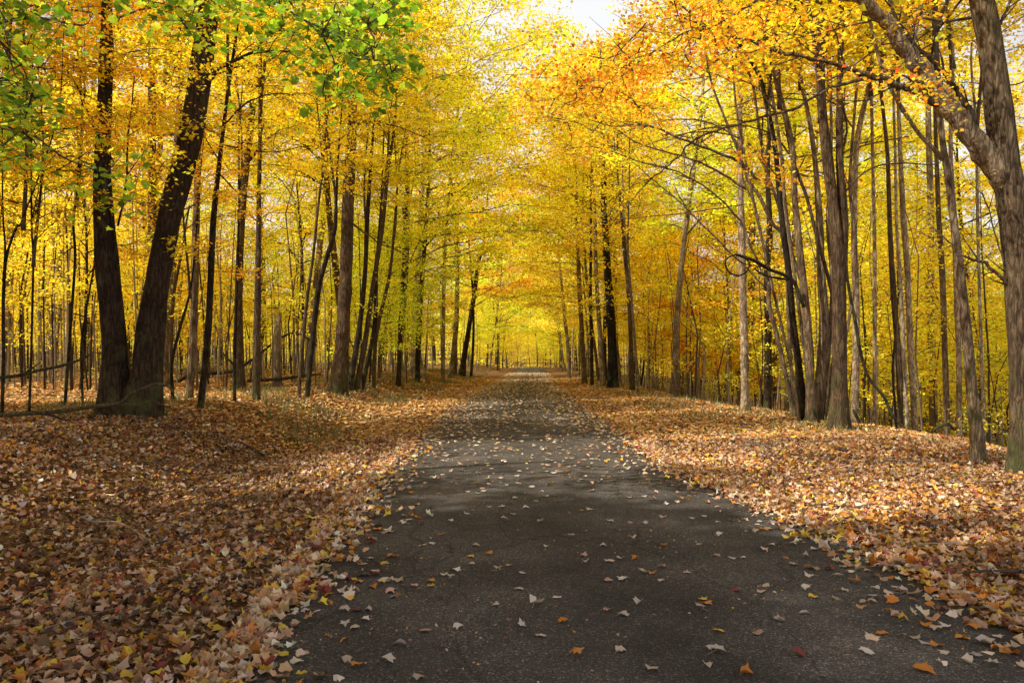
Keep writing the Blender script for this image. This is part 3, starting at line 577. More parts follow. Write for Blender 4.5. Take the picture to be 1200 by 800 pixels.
# right side of the road, far to near
for i, (st, lab, top, bk, yy) in enumerate([
    ([(667, 444, 7), (665, 400, 6), (661, 366, 6), (658, 330, 5)], 'pale trunk bending toward the road, first on its far edge', 16, GREY, None),
    ([(685, 450, 9), (683, 407, 8), (680, 355, 8), (678, 310, 7), (677, 260, 6)], 'light brown straight trunk, second by the distant verge', 16, GREYB, None),
    ([(694, 452, 7), (693, 400, 6), (692, 340, 6)], 'dark slim trunk between two light brown ones by the verge', 15, DARK, None),
    ([(707, 453, 9), (704, 400, 8), (700, 347, 8), (698, 300, 7), (697, 250, 6)], 'sandy grey trunk just before the blackest far trunk', 16, GREY, None),
    ([(719, 455, 15), (717, 400, 13), (715, 360, 13), (712, 320, 12), (710, 280, 11)], 'thick black trunk, darkest by the distant verge', 17, (.03, .024, .02), None),
    ([(741, 458, 9), (739, 392, 8), (736, 332, 8), (732, 295, 7), (728, 250, 5)], 'brown trunk forking high, past the black one', 14, BROWN, None),
    ([(748, 460, 5), (744, 400, 5), (740, 350, 4), (736, 300, 4)], 'thin tan pole tree touching the high-forking trunk', 12, GREY, None),
    ([(899, 480, 13), (900, 430, 12), (900, 380, 11), (899, 320, 10)], 'dark stout trunk hidden behind the pale trunk and the clump', 16, DARK, 27),
    ([(1002, 492, 12), (1003, 420, 11), (1003, 340, 11), (1001, 262, 10), (1004, 169, 9), (1017, 105, 8), (1026, 50, 7)], 'pale trunk bending away behind the big clump', 15, PALE, 21.5),
    ([(1025, 502, 8), (1025, 400, 7), (1025, 300, 7), (1023, 200, 6), (1021, 100, 6), (1020, 10, 5)], 'ruler-straight pale pole trunk behind the hanging vine', 15, PALE, 20),
    ([(1056, 514, 10), (1053, 419, 9), (1047, 344, 9), (1043, 270, 8), (1040, 180, 7)], 'dark brown trunk, first of the close-set trio', 15, BROWN, 18.5),
    ([(1064, 514, 7), (1059, 411, 7), (1055, 325, 7), (1051, 269, 6), (1049, 180, 5)], 'whitish slim trunk, middle of the close-set trio', 14, BIRCH, 19.5),
    ([(1073, 514, 10), (1067, 411, 10), (1064, 325, 9), (1059, 261, 9), (1055, 180, 7)], 'sunlit tan trunk, last of the close-set trio', 15, PALE, 18.7),
    ([(1094, 470, 12), (1092, 411, 11), (1091, 340, 10), (1091, 269, 10), (1089, 180, 9), (1087, 100, 8)], 'grey trunk rising behind the slope beyond the trio', 17, GREY, 28),
    ([(1110, 505, 10), (1107, 400, 9), (1104, 320, 9), (1100, 250, 8), (1097, 170, 7)], 'brownish trunk between the grey slope trunk and the forked one', 15, GREYB, 22),
    ([(1124, 527, 9), (1124, 437, 9), (1121, 344, 9), (1118, 250, 8), (1114, 170, 7)], 'pale pink-grey trunk just behind the forked slender tree', 14, PALE, 17.5),
    ([(1153, 500, 6), (1149, 381, 6), (1146, 269, 6), (1144, 150, 5)], 'very thin pale trunk between the forked tree and the giant', 13, BIRCH, 21)]):
    hero('maple_tree', lab, 'tree', [st], bk, [YELLOW, GOLD, LIME, YELLOW, GOLD][i % 5], Y=yy, top=top, crown=i, cs=.75 if i < 7 else .85, mat=M_BARKS if bk in (PALE, BIRCH) else None)
hero('maple_tree', 'lone pale tan trunk at the verge crest, sunlit from its foot', 'tree', [[(874, 482, 16), (873, 460, 13), (872, 400, 13), (870, 325, 12), (869, 265, 11), (868, 232, 10), (867, 160, 9)]], PALE, YELLOW, top=15, crown=0, cs=.8, mat=M_BARKS)
# the clump on the right verge: each stem has its own foot
hero('maple_tree', 'bowed slim trunk arching toward the road from the verge clump', 'tree',
     [[(931, 490, 9), (922, 445, 8), (912, 400, 8), (901, 355, 8), (902, 330, 8)], [(931, 488, 7), (925, 400, 7), (920, 285, 8), (905, 262, 7), (890, 230, 7), (877, 212, 6), (868, 185, 5), (850, 140, 5), (838, 110, 4), (830, 80, 4), (822, 20, 3)]], GREYB, AMBER,
     limbs=[[(890, 212, 6), (867, 190, 5.5), (845, 180, 5), (800, 163, 4.5), (770, 150, 4), (740, 147, 3), (712, 147, 2), (680, 135, 1.5)],
            [(876, 222, 5), (840, 200, 4), (810, 186, 3.5), (780, 178, 3), (745, 167, 2.5), (718, 148, 2)],
            [(908, 345, 4), (885, 300, 4), (868, 260, 4), (845, 235, 3.5), (820, 215, 3), (790, 200, 3), (750, 190, 2.5), (725, 180, 2), (690, 172, 1.5), (665, 175, 1)],
            [(900, 340, 3), (860, 300, 3), (830, 270, 3), (800, 240, 2.5), (770, 215, 2), (735, 185, 1.5)],
            [(870, 240, 2), (800, 250, 2), (750, 255, 1.5), (700, 262, 1), (660, 275, 1)]])
hero('maple_tree', 'dark leaning trunk of the verge clump, vine hugging its side', 'tree',
     [[(941, 488, 15), (936, 430, 12), (930, 381, 11), (924, 317, 10), (918, 272, 10), (913, 220, 9), (908, 170, 8), (899, 125, 8), (890, 90, 7), (872, 60, 6), (855, 35, 5)]], DARK, GOLD, top=10, crown=2, cs=.7, Y=base_depth(950, 494))
hero('maple_tree', 'grey ribbed trunk of the verge clump, second from the bowed one', 'tree',
     [[(951, 495, 17), (949, 440, 13), (946, 380, 13), (940, 320, 12), (934, 260, 11), (931, 225, 10), (928, 169, 9), (914, 112, 9), (902, 60, 8), (893, 10, 7)]], GREYB, GOLD, top=14, crown=0, cs=.9, Y=base_depth(950, 494) - .3)
hero('maple_tree', 'light grey split trunk in the middle of the verge clump', 'tree',
     [[(958, 494, 16), (962, 440, 14), (966, 380, 14), (962, 320, 13), (961, 270, 13), (957, 210, 9), (950, 150, 8), (938, 90, 7), (930, 30, 6), (925, -20, 5)], [(967, 480, 8), (972, 400, 8), (975, 330, 7), (970, 260, 7), (974, 180, 6)]], GREY, YELLOW, top=15, crown=1, cs=.9, Y=base_depth(950, 494) + .3)
hero('maple_tree', 'stoutest trunk of the verge clump, forking into two dark upright stems', 'tree',
     [[(984, 505, 27), (984, 470, 21), (984, 419, 19), (983, 344, 19), (981, 290, 17), (976, 240, 15), (970, 187, 15), (963, 124, 13), (961, 56, 12), (959, -10, 11)], [(987, 330, 13), (988, 262, 13), (984, 187, 12), (984, 112, 11), (986, 20, 9), (984, -30, 8)]], BROWN, GOLD, top=15, crown=2, cs=1.,
     limbs=[[(985, 180, 5), (992, 150, 4), (985, 120, 4), (975, 115, 2)], [(992, 185, 4), (1010, 172, 3), (1035, 165, 2.5), (1065, 160, 2)], [(990, 225, 4), (1005, 208, 3), (1030, 194, 3), (1060, 192, 2.5), (1095, 193, 2)]])
for st, lab, bk in (([(946, 492, 8), (952, 430, 7), (948, 380, 7), (938, 330, 6), (925, 285, 6), (912, 240, 6), (897, 195, 6), (888, 140, 5), (881, 94, 5), (866, 70, 4), (848, 52, 4), (835, 20, 3)], 'thin grey stem fanning out of the clump, bending over the bowed trunk', GREYB),
                    ([(948, 490, 7), (945, 430, 7), (936, 360, 7), (928, 300, 7), (920, 240, 7), (916, 187, 6), (908, 130, 6), (899, 86, 6), (886, 52, 5), (876, 10, 4)], 'slim pale stem fanning up between the ribbed trunk and the black leaner', GREY),
                    ([(966, 492, 8), (974, 440, 8), (980, 390, 7), (974, 340, 7), (958, 280, 7), (945, 230, 6), (929, 187, 6), (920, 140, 6), (912, 101, 6), (907, 56, 5), (894, 0, 5)], 'leaning brown stem crossing behind the ribbed trunk of the clump', BROWN),
                    ([(972, 496, 8), (978, 450, 8), (990, 400, 7), (1000, 340, 6), (1002, 280, 6), (996, 220, 6), (1000, 150, 5), (1006, 80, 5)], 'slender stem leaning away from the stoutest clump trunk', GREYB),
                    ([(936, 490, 6), (929, 440, 6), (918, 390, 5), (906, 340, 5), (895, 290, 5), (884, 240, 5), (872, 180, 4), (862, 120, 4), (858, 60, 3)], 'very thin stem running beside the bowed clump trunk', GREYB)):
    hero('maple_tree', lab, 'tree', [st], bk, GOLD, Y=base_depth(950, 494) + random.Random(len(lab)).uniform(-.5, .7),
         limbs=[[(st[6][0], st[6][1], 3.5), (st[6][0] - 22, st[6][1] - 28, 3), (st[6][0] - 60, st[6][1] - 40, 2.5), (st[6][0] - 105, st[6][1] - 36, 2), (st[6][0] - 150, st[6][1] - 22, 1.2)], [(st[5][0], st[5][1], 3), (st[5][0] - 15, st[5][1] - 40, 2.5), (st[5][0] - 12, st[5][1] - 85, 2)]])
# forked slender tree and the giant at the frame edge
hero('maple_tree', 'slender grey-brown tree forking in a wide V beside the giant trunk', 'tree',
     [[(1147, 543, 20), (1144, 500, 17), (1139, 456, 15), (1135, 410, 14), (1130, 362, 14), (1125, 315, 13), (1119, 269, 13), (1111, 206, 11), (1105, 170, 10), (1101, 131, 10), (1098, 80, 10), (1097, 50, 9), (1101, 22, 8), (1111, 0, 7), (1120, -40, 6)],
      [(1105, 187, 9), (1092, 172, 8), (1077, 157, 7), (1055, 124, 7), (1042, 100, 6.5), (1032, 75, 6), (1022, 35, 6), (1014, 0, 5), (1008, -40, 4)]], GREY, GOLD, top=12.5, crown=1, cs=.8,
     limbs=[[(1121, 290, 3), (1095, 270, 2)], [(1099, 100, 4), (1085, 80, 3), (1070, 62, 3), (1060, 40, 2)]])
tG, bG, YG = hero('maple_tree', 'giant rough-barked trunk at the frame edge with a massive arm reaching across', 'tree',
     [[(1207, 556, 56), (1205, 500, 46), (1203, 440, 42), (1200, 370, 41), (1195, 300, 40), (1188, 240, 38), (1180, 200, 36), (1171, 131, 35), (1161, 56, 32), (1150, 0, 31), (1138, -60, 29), (1130, -150, 26)]], (.2, .15, .10), YELLOW, top=13, crown=0, cs=1.,
     limbs=[[(1196, 262, 30), (1178, 215, 31), (1160, 185, 30), (1126, 143, 27), (1100, 112, 26), (1080, 85, 24), (1055, 48, 22), (1032, 20, 19), (1008, -2, 16), (960, -8, 11), (915, -14, 8), (860, -8, 6), (800, -16, 4)],
            [(1150, 160, 10), (1140, 140, 10), (1125, 112, 9), (1105, 85, 8), (1082, 62, 8), (1060, 38, 7), (1045, 10, 6), (1040, -20, 5)],
            [(1118, 132, 13), (1095, 121, 11), (1062, 102, 10), (1040, 95, 9), (1015, 89, 9), (990, 79, 8), (960, 70, 7), (930, 64, 7), (905, 58, 6), (880, 48, 5), (855, 42, 4), (825, 30, 3), (790, 18, 2)],
            [(1012, 93, 6), (985, 99, 5.5), (961, 109, 5), (930, 127, 5), (894, 137, 4.5), (865, 146, 4), (837, 154, 4), (810, 166, 4), (795, 184, 3.5), (775, 200, 3), (760, 212, 2.5), (745, 230, 2), (737, 237, 1.2)],
            [(1196, 350, 8), (1183, 335, 7), (1170, 322, 6), (1155, 310, 6), (1140, 304, 5), (1126, 298, 4)],
            [(1188, 345, 4), (1178, 315, 3.5), (1168, 280, 3), (1158, 245, 2.5), (1150, 225, 2)],
            [(1168, 35, 6), (1178, 15, 5), (1186, -5, 5), (1200, -40, 4)],
            [(905, -10, 5), (880, 5, 4.5), (855, 20, 4), (830, 34, 3.5), (805, 38, 3), (780, 52, 2.5), (765, 62, 2), (740, 70, 1.5)],
            [(1062, 100, 6), (1070, 96, 6), (1062, 90, 4), (1075, 100, 3)]])
# orange sprays carried by the giant's arms
def px_crown(parent, base, name, spots, tint, mat, size, tmpl, pal, w, woodpts, per=60, seed=3, tilt=.5, flat=.22, droop=0.):
    rng = np.random.default_rng(seed); mb = MB(); wd = MB(); wp = np.array(woodpts)
    for (px, py, Y, rpx, dens) in spots:
        k = max(1, int(dens * 3))
        for _ in range(k):
            a = rng.uniform(0, 6.28); rr = math.sqrt(rng.random()) * rpx
            c = P(px + rr * math.cos(a), py + rr * math.sin(a) * .7, Y + rng.uniform(-1, 1) * .9) - base
            spray(mb, c, rng.uniform(.22, .45), int(per * rng.uniform(.5, 1.3)), size, pal, w, flat, tmpl, rng, tilt, .2)
            j = int(np.argmin(np.linalg.norm(wp - c, axis=1))); s = wp[j]
            if rng.random() < .8 and np.linalg.norm(s - c) < 2.6:
                m = (s + c) / 2 + rng.normal(0, .1, 3); wd.tube(catmull([s, m, c], 3), [.010, .006, .003], 4)
                for _ in range(3):
                    e = c + rng.normal(0, .22, 3) * np.array([1, 1, .3]); wd.tube(np.array([m * .3 + c * .7, e]), [.004, .002], 3)
                wp = np.vstack([wp, m, c])
    obj(name, mb, mat, parent, tint)
    if wd.n: obj('branchwork', wd, M_TWIG, parent, (.07, .05, .04))
gw = []
for st in ([(960, -8), (860, -8), (800, -16)], [(930, 64), (880, 48), (825, 30), (790, 18)], [(880, 5), (805, 38), (765, 62), (740, 70)], [(961, 109), (894, 137), (837, 154), (795, 184), (760, 212)]):
    pts = np.array([P(a, b, YG) - bG for a, b in st]); gw += list(catmull(pts, 5))
orange_pal = [(.92, .46, .03), (.92, .58, .04), (.88, .33, .03), (.7, .13, .03), (.9, .7, .06)]
px_crown(tG, bG, 'crown', [(800, 25, YG, 60, 8), (740, 60, YG, 50, 8), (690, 85, YG, 40, 5), (655, 110, YG + .5, 35, 3), (625, 120, YG + 1, 30, 1.2), (870, 20, YG, 50, 4), (750, 110, YG + 1, 50, 3), (690, 125, YG + 1.5, 45, 2.4), (830, 75, YG, 45, 2), (900, 190, YG, 30, 1.6), (960, 80, YG, 50, 1), (1070, 30, YG - .5, 45, 1.6), (1080, 95, YG - .5, 40, 1), (930, 30, YG, 50, 1.4), (1100, 95, YG - .5, 30, .7), (700, 160, YG + 2, 50, 1.2), (780, 170, YG + 2, 50, 1.)],
         (1, 1, 1), M_FOL, .06, 'maple', orange_pal, (5, 5, 2, 1, 4), gw, 62, 11, .7, .3)

lw = [np.array(P(a, b, YA - .3) - bA) for a, b in [(122, 300), (120, 230), (120, 150), (125, 80), (190, 310), (200, 250), (214, 195), (226, 145), (236, 90), (242, 40), (150, 120), (260, 80)]]
px_crown(tA, bA, 'crown', [(122, 235, YA - .9, 16, .8), (120, 150, YA - .9, 26, 2), (122, 75, YA - .9, 36, 3.2), (205, 288, YA - .9, 14, .7), (212, 192, YA - .9, 20, 1.3), (228, 140, YA - 1., 28, 2.4), (240, 75, YA - 1., 36, 3.5), (250, 20, YA - 1., 40, 3), (60, 110, YA - .5, 60, 4), (70, 40, YA - .5, 60, 4), (160, 60, YA - .8, 45, 3), (190, 130, YA, 40, 2.2), (170, 215, YA, 35, 1.6), (45, 190, YA, 50, 2.4), (300, 150, YA, 50, 2)],
         (1, 1, 1), M_FOL, .085, 'kite', [(.90, .58, .03), (.92, .68, .04), (.9, .76, .05), (.85, .42, .03)], (4, 4, 3, 1), lw, 36, 17, .6, .25)
# green maple boughs that overhang from a tree just outside the frame
def green_bough_tree():
    Y = 8.; x = -7.6; base = np.array([x, Y, float(ground_z(x, Y))])
    t = thing('maple_tree', 'still-green maple whose leafy boughs hang into the top corner', 'tree', base)
    trunk = np.array([[0, 0, -.3], [.05, 0, 2], [.15, 0, 4], [.3, .1, 6], [.3, 0, 9]])
    obj('trunk', trunk_mesh([(trunk, [.2, .17, .15, .12, .04])], seed=4), M_BARK, t, BROWN)
    wood = []
    for pts in ([(-200, -60, 12), (-60, -70, 9), (100, -80, 8), (250, -70, 7), (380, -30, 5), (430, 30, 3), (455, 90, 2)],
                [(-200, 60, 10), (-100, 10, 6), (0, 30, 4), (12, 70, 3), (22, 110, 2), (24, 150, 1.5)],
                [(-180, 130, 6), (-60, 140, 4), (0, 150, 4), (40, 160, 3), (75, 185, 3), (110, 198, 2)],
                [(100, -80, 6), (220, -30, 4), (300, -10, 4), (350, 20, 3), (400, 45, 2)]):
        p, r = px_path(pts, Y, 0, base); obj('limb', trunk_mesh([(p, r)], flare=False, rough=.05), M_TWIG, t, (.07, .05, .04)); wood += list(catmull(p, 4))
    gp = [(.20, .33, .03), (.31, .43, .035), (.46, .52, .045), (.60, .60, .05), (.12, .21, .02)]
    px_crown(t, base, 'crown', [(410, 40, Y, 55, 5), (440, 75, Y, 30, 3.2), (360, 15, Y, 55, 4), (300, 5, Y + .3, 55, 3), (235, 5, Y, 45, 2.4), (160, 0, Y, 50, 1.6), (450, 15, Y, 40, 2.2), (20, 40, Y - .5, 45, 3), (15, 100, Y - .6, 40, 3), (40, 140, Y - .4, 35, 2), (10, 165, Y, 35, 2.), (110, 195, Y + .6, 30, .9), (145, 190, Y + .8, 25, .7), (70, 10, Y, 40, 1.6), (330, 55, Y, 35, 1.), (395, 95, Y, 25, 1.2), (165, 235, Y, 12, .4)],
             (1, 1, 1), M_FOL, .115, 'maple', gp, (5, 5, 3, 2, 3), wood, 20, 21, .55, .35)
green_bough_tree()

# ------------------------------------------------------------------ vines, logs, fallen boughs
def stick(name, label, cat, pts, Y, col, mat=None, group=None, dY=0., extra=(), rough=.08):
    b = P(pts[0][0], pts[0][1], Y); p, r = px_path(pts, Y, dY, b)
    t = thing(name, label, cat, b, group)
    obj('stem', trunk_mesh([(p, r)], flare=False, rough=rough, sides=9), mat or M_BARK, t, col)
    for e in extra:
        p, r = px_path(e, Y, dY * .5, b); obj('branch', trunk_mesh([(p, r)], flare=False, rough=rough, sides=7), mat or M_BARK, t, col)
    return t
YC = base_depth(950, 494)
stick('woody_vine', 'thick dark vine sagging from the stoutest clump trunk down to the ground', 'vine', [(990, 215, 4), (993, 260, 4.5), (992, 310, 5), (995, 340, 5.5), (1002, 375, 6), (1008, 410, 6), (1018, 442, 6), (1036, 465, 6), (1045, 485, 6), (1060, 502, 5), (1083, 522, 5)], YC - .4, (.05, .035, .028), M_BARK)
stick('woody_vine', 'black vine tangle with a round loop sticking out of the clump', 'vine', [(942, 360, 5), (936, 345, 7), (930, 330, 7), (918, 322, 6), (900, 315, 6), (885, 306, 6), (868, 300, 5), (862, 298, 4)], YC - .5, (.035, .025, .02), M_BARK,
      extra=[[(862, 298, 3), (852, 303, 3), (850, 311, 3), (856, 320, 3), (866, 323, 3), (875, 318, 3), (878, 308, 3), (870, 300, 3)], [(930, 328, 4), (912, 326, 4), (895, 322, 3), (885, 314, 3), (900, 308, 2), (905, 280, 2), (903, 262, 2)], [(862, 303, 2), (872, 309, 2), (886, 312, 2), (890, 322, 2)]])
for pts, lab in (([(1000, 480, 5), (1006, 492, 5), (1013, 503, 5), (1028, 512, 4), (1042, 520, 3)], 'broken black bough propped on the slope beside the stout clump trunk'),
                 ([(952, 476, 4), (958, 492, 5), (966, 500, 6), (976, 512, 4)], 'short black root-like bough at the feet of the clump'),
                 ([(990, 506, 5), (1010, 506, 5), (1025, 511, 4), (1046, 518, 3)], 'low dark stick lying beyond the stout clump trunk'),
                 ([(1090, 508, 4), (1100, 500, 6), (1112, 497, 5), (1118, 504, 3)], 'arched dead bough in the gully behind the trio of trunks')):
    stick('fallen_bough', lab, 'branch', pts, YC - .6 if pts[0][0] < 1050 else 15.5, (.04, .03, .025), M_BARK)
stick('fallen_bough', 'long grey fallen bough lying across the bank before the twin maple', 'branch', [(-10, 487, 7), (40, 484, 7), (75, 481, 7), (110, 476, 7), (140, 472, 6), (152, 462, 5), (165, 456, 5), (182, 450, 5), (196, 452, 4), (204, 460, 3)], YA - 1.6, (.2, .15, .11), M_BARK,
      extra=[[(45, 484, 5), (62, 487, 4.5), (80, 494, 4), (100, 500, 3.5), (125, 503, 3)], [(140, 473, 4), (165, 474, 4), (175, 470, 3), (188, 473, 3), (215, 486, 2)]])
stick('fallen_bough', 'bare bough hanging above the ground at the edge of the woods', 'branch', [(-10, 443, 6), (20, 440, 6), (45, 434, 5), (70, 429, 5), (95, 421, 4), (110, 412, 3)], YA - 2, (.1, .07, .05), M_BARK, extra=[[(30, 437, 3), (42, 428, 2), (48, 424, 1.5)]])
YB = 30.
stick('fallen_log', 'dark fallen log arching through the woods behind the saplings', 'log', [(205, 448, 8), (230, 437, 6), (255, 437, 7), (275, 434, 6), (292, 424, 5), (312, 408, 4.5), (332, 394, 4), (350, 391, 3.5), (372, 405, 3)], YB, (.05, .037, .03), M_BARK, extra=[[(275, 428, 5), (262, 415, 3), (256, 402, 2)]])
stick('fallen_log', 'low mossy log lying flat behind the broken grey snag', 'log', [(290, 446, 6), (325, 444, 6), (350, 441, 5), (376, 438, 4)], 27, (.06, .045, .03), M_BARK)
stick('fallen_log', 'pale thin fallen trunk lying far off in the woods', 'log', [(20, 458, 5), (60, 456, 5), (115, 449, 4)], 30, (.12, .1, .08), M_BARK)
for pts, lab, c in (([(92, 563, 3), (94, 576, 3), (93, 590, 2.5), (92, 598, 2)], 'pale upright twig standing in the leaves of the bank', PALE),
                    ([(128, 594, 2), (140, 585, 2), (152, 576, 2)], 'thin slanting twig poking out of the leaf drift', GREYB),
                    ([(95, 612, 3), (110, 618, 3), (135, 618, 3), (150, 624, 2.5), (170, 637, 2), (180, 644, 1.5)], 'curved grey stick half buried in leaves on the bank', GREY),
                    ([(195, 630, 2.5), (215, 637, 2.5), (240, 645, 2)], 'short dark stick lying in the ditch leaves', DARK),
                    ([(278, 520, 3), (292, 527, 4), (310, 537, 3)], 'dark broken stick on the shaded upper bank', DARK),
                    ([(830, 513, 2.5), (845, 514, 3), (864, 516, 2)], 'dark stick lying on the leafy verge before the clump', DARK),
                    ([(978, 531, 4), (986, 531, 6), (993, 533, 4)], 'small dark rotten wood chunk on the sloping verge', DARK)):
    Y = base_depth(*pts[0][:2]); b = P(pts[0][0], pts[0][1], Y)
    ps = np.array([[(a - CX) * (base_depth(a, q)) / F, base_depth(a, q), 0] for a, q, w in pts]); 
    ps[:, 2] = ground_z(ps[:, 0], ps[:, 1]) + .05
    if 'upright' in lab: ps = np.array([P(a, q, Y) for a, q, w in pts][::-1]); ps[0][2] -= .05
    o = obj('twig', trunk_mesh([(ps - ps[0], [w * .5 * Y / F for _, _, w in pts])], flare=False, sides=7), M_TWIG, None, c, ps[0]); tag(o, lab, 'twig')

def twig_litter():
    rng = np.random.default_rng(31); mb = MB()
    for _ in range(520):
        y = 3.2 + 40 * rng.random() ** 1.5; side = rng.choice([-1, 1]); x = float(road_x(y)) + side * (HW + rng.uniform(.3, 11 if side < 0 else 6))
        L = rng.uniform(.12, .9); a = rng.uniform(0, 6.28); n = 5; t = np.linspace(0, 1, n)
        px_ = x + np.cos(a) * L * t + rng.normal(0, .03 * L, n); py_ = y + np.sin(a) * L * t + rng.normal(0, .03 * L, n)
        r = rng.uniform(.002, .009) * (1 + y / 30); mb.tube(np.column_stack([px_, py_, ground_z(px_, py_) + .05 + rng.normal(0, .008, n)]), [r, r * .5], 5)
        mb.c[-1][:] = np.array([(.07, .05, .035), (.16, .12, .08), (.3, .24, .17)])[rng.integers(3)]
    tag(obj('twig_litter', mb, M_LIT), 'many small dead twigs scattered through the fallen leaves', 'twigs', kind='stuff')
twig_litter()
# ------------------------------------------------------------------ the wood behind
def place_bg():
    rr = random.Random(11); pts = []
    def ok(x, y, md, kk=''): 
        u = abs(x - float(road_x(y))) - HW
        if x < 0 and kk == 'canopy' and u < 14 and y > 30: return False
        if x > 0 and u < (6.5 if y < 24 else 3.5 if y < 50 else 2.8): return False
        if x < 0 and u < (7 if y < 26 else 3.2): return False
        if abs(x) > y * .66 + 2.5: return False
        px = CX + x * F / y
        for hx, hY, hxx, _ in HEROES:
            if (x - hxx) ** 2 + (y - hY) ** 2 < 1.3: return False
        return all((x - a) ** 2 + (y - b) ** 2 > md * md for a, b, *_ in pts)
    tries = 0; quota = [('canopy', 25, 60, 30, 3.6), ('maple', 22, 62, 78, 2.2), ('pole', 21, 48, 34, 1.2), ('maple', 60, 118, 44, 2.4), ('canopy', 60, 115, 3, 3.6)]
    for kind, y0, y1, cnt, md in quota:
        c = 0; tries = 0
        while c < cnt and tries < 6000:
            tries += 1
            y = y0 + (y1 - y0) * rr.random() ** .8; x = rr.uniform(-1, 1) * (y * .66 + 2)
            if ok(x, y, md, kind): pts.append((x, y, kind, rr.random())); c += 1
    for y, side, off in [(36, -1, 3.6), (41, 1, 3.0), (46, -1, 2.6), (49, 1, 2.6), (58, 1, 2.5), (63, -1, 2.4), (68, 1, 2.4), (79, 1, 2.3), (86, -1, 2.2), (93, 1, 2.2), (100, -1, 2.), (108, 1, 2.), (117, -1, 2.), (126, 1, 2.), (136, -1, 3)]:
        pts.append((float(road_x(y)) + side * (HW + off), y, 'arch', rr.random()))
    for y, side, off in [(30, -1, 4.4), (41, -1, 3.4), (52, 1, 3.4), (55, -1, 3.2), (37, 1, 8.), (37, -1, 8.)]: pts.append((float(road_x(y)) + side * (HW + off), y, 'canopy', rr.random()))
    for y, side, off in [(88, 1, 1.7), (97, -1, 1.6), (104, -1, 3.4), (111, 1, 1.5), (119, 1, 3.2), (122, -1, 1.5), (130, -1, 3)]: pts.append((float(road_x(y)) + side * (HW + off), y, 'maple', rr.random()))
    for x, y in [(1, 147), (-2, 153), (6, 154), (3, 160), (9, 146), (-7, 150), (-4, 139), (8, 142), (11, 150), (5, 158), (0, 164), (7.5, 166), (-12, 146), (3.5, 150), (12, 160)]: pts.append((x, y, 'maple', rr.random()))
    for x, y in [(-6, 150), (4.5, 144), (9, 156), (-1, 170), (6, 172), (13, 165), (2, 180), (10, 178), (-9, 178)]: pts.append((x, y, 'canopy', rr.random()))
    return pts
BG = place_bg()
# unseen trees added beyond the frame on the sun side to shade the near road
OFF = [(-9.0, -1.6, 'dense', .2), (-9.4, 2.1, 'dense', .5), (-14.4, -8.0, 'dense', .1), (-14.6, -2.6, 'dense', .3), (-12.0, 12.3, 'dense', .81), (-16.5, 7.5, 'dense', .44)]
barkc = [(DARK, 'dark'), (BROWN, 'brown'), (GREYB, 'grey-brown'), (GREY, 'grey'), (PALE, 'pale')]
folc = [(YELLOW, 'yellow'), (GOLD, 'golden'), (LIME, 'lime-yellow'), (AMBER, 'amber'), (ORANGE, 'orange')]
kindn = {'canopy': 'tall maple', 'maple': 'spreading young maple', 'pole': 'slender pole tree', 'arch': 'wide arching maple', 'dense': 'dense spreading maple'}
ANCH = [('dark twin maple', 150), ('grey-brown maple', 400), ('pale birch', 490), ('road end', 610), ('black verge trunk', 718), ('lone tan trunk', 873), ('stout clump trunk', 984), ('forked slender tree', 1140)]
def put_bg():
    used = {}; rr = random.Random(3); first = {}
    order = sorted([(CX + x * F / y if y > 4 else -999, x, y, k, r) for x, y, k, r in BG]) + [(-999 - i, x, y, k, r) for i, (x, y, k, r) in enumerate(OFF)]
    for px, x, y, k, r in order:
        ps = PROTO[k]; w, f = ps[int(r * 997) % len(ps)]
        z = float(ground_z(x, y))
        bk = rr.choices(barkc, [4, 4, 3, 3, 2] if x < 0 else [2, 3, 4, 4, 4])[0]
        if k == 'pole': bk = rr.choice(barkc[:3])
        wts = [7, 3, 4, .7, 0] if px > 330 else [5, 6, 2, 3, .5]
        if px > 640 and px < 900: wts = [8, 3, 7, 0, 0]
        if x > 7: wts = [5, 4, 6, 2, 1]
        if not (px < 260 or 640 < px < 900) or y > 50: wts = [wts[0] + 2, wts[1] * .6, wts[2] + 1.5, .25, 0]
        if k == 'arch': wts = [6, 2, 4, .6, 0]
        fc = rr.choices(folc, wts)[0]
        dist = 'close by' if y < 30 else 'mid-distance' if y < 60 else 'distant'
        if px < -900: lab0 = '%s %s added out of view to shade the near road' % (bk[1], kindn[k]); pre = ''
        else:
            an = min(ANCH, key=lambda a: abs(a[1] - px)); side = 'right' if px > an[1] else 'left'
            lab0 = '%s %s-leaved %s, %s-barked, %s of the %s' % (dist, fc[1], kindn[k], bk[1], side, an[0])
        i = used.get(lab0, 0); used[lab0] = i + 1
        lab = lab0 if i == 0 else lab0 + ', ' + ['', 'second', 'third', 'fourth', 'fifth', 'sixth', 'seventh', 'eighth', 'ninth', 'tenth'][min(i, 9)] + ' such'
        t = thing({'canopy': 'maple_tree', 'maple': 'maple_tree', 'pole': 'sapling', 'arch': 'maple_tree', 'dense': 'maple_tree'}[k], lab, 'tree', (x, y, z), 'maples and saplings of the wood behind')
        s = rr.uniform(.86, 1.14) * (1.65 if k == 'dense' and -15 < x < -14 else 1); t.rotation_euler = (mathutils.Euler((rr.uniform(-.03, .03), rr.uniform(-.03, .03) + ((.04 if x < float(road_x(y)) else -.04) if k == 'arch' else 0), 0)).to_matrix() @ mathutils.Matrix.Rotation(rr.uniform(0, 6.28), 3, 'Z')).to_euler(); t.scale = (s, s, s * rr.uniform(.95, 1.1))
        j = rr.uniform(.88, 1.1)
        obj('trunk', w, None, t, tuple(c * j for c in bk[0])); obj('crown', f, None, t, tuple(c * rr.uniform(.94, 1.05) for c in fc[0]))
put_bg()

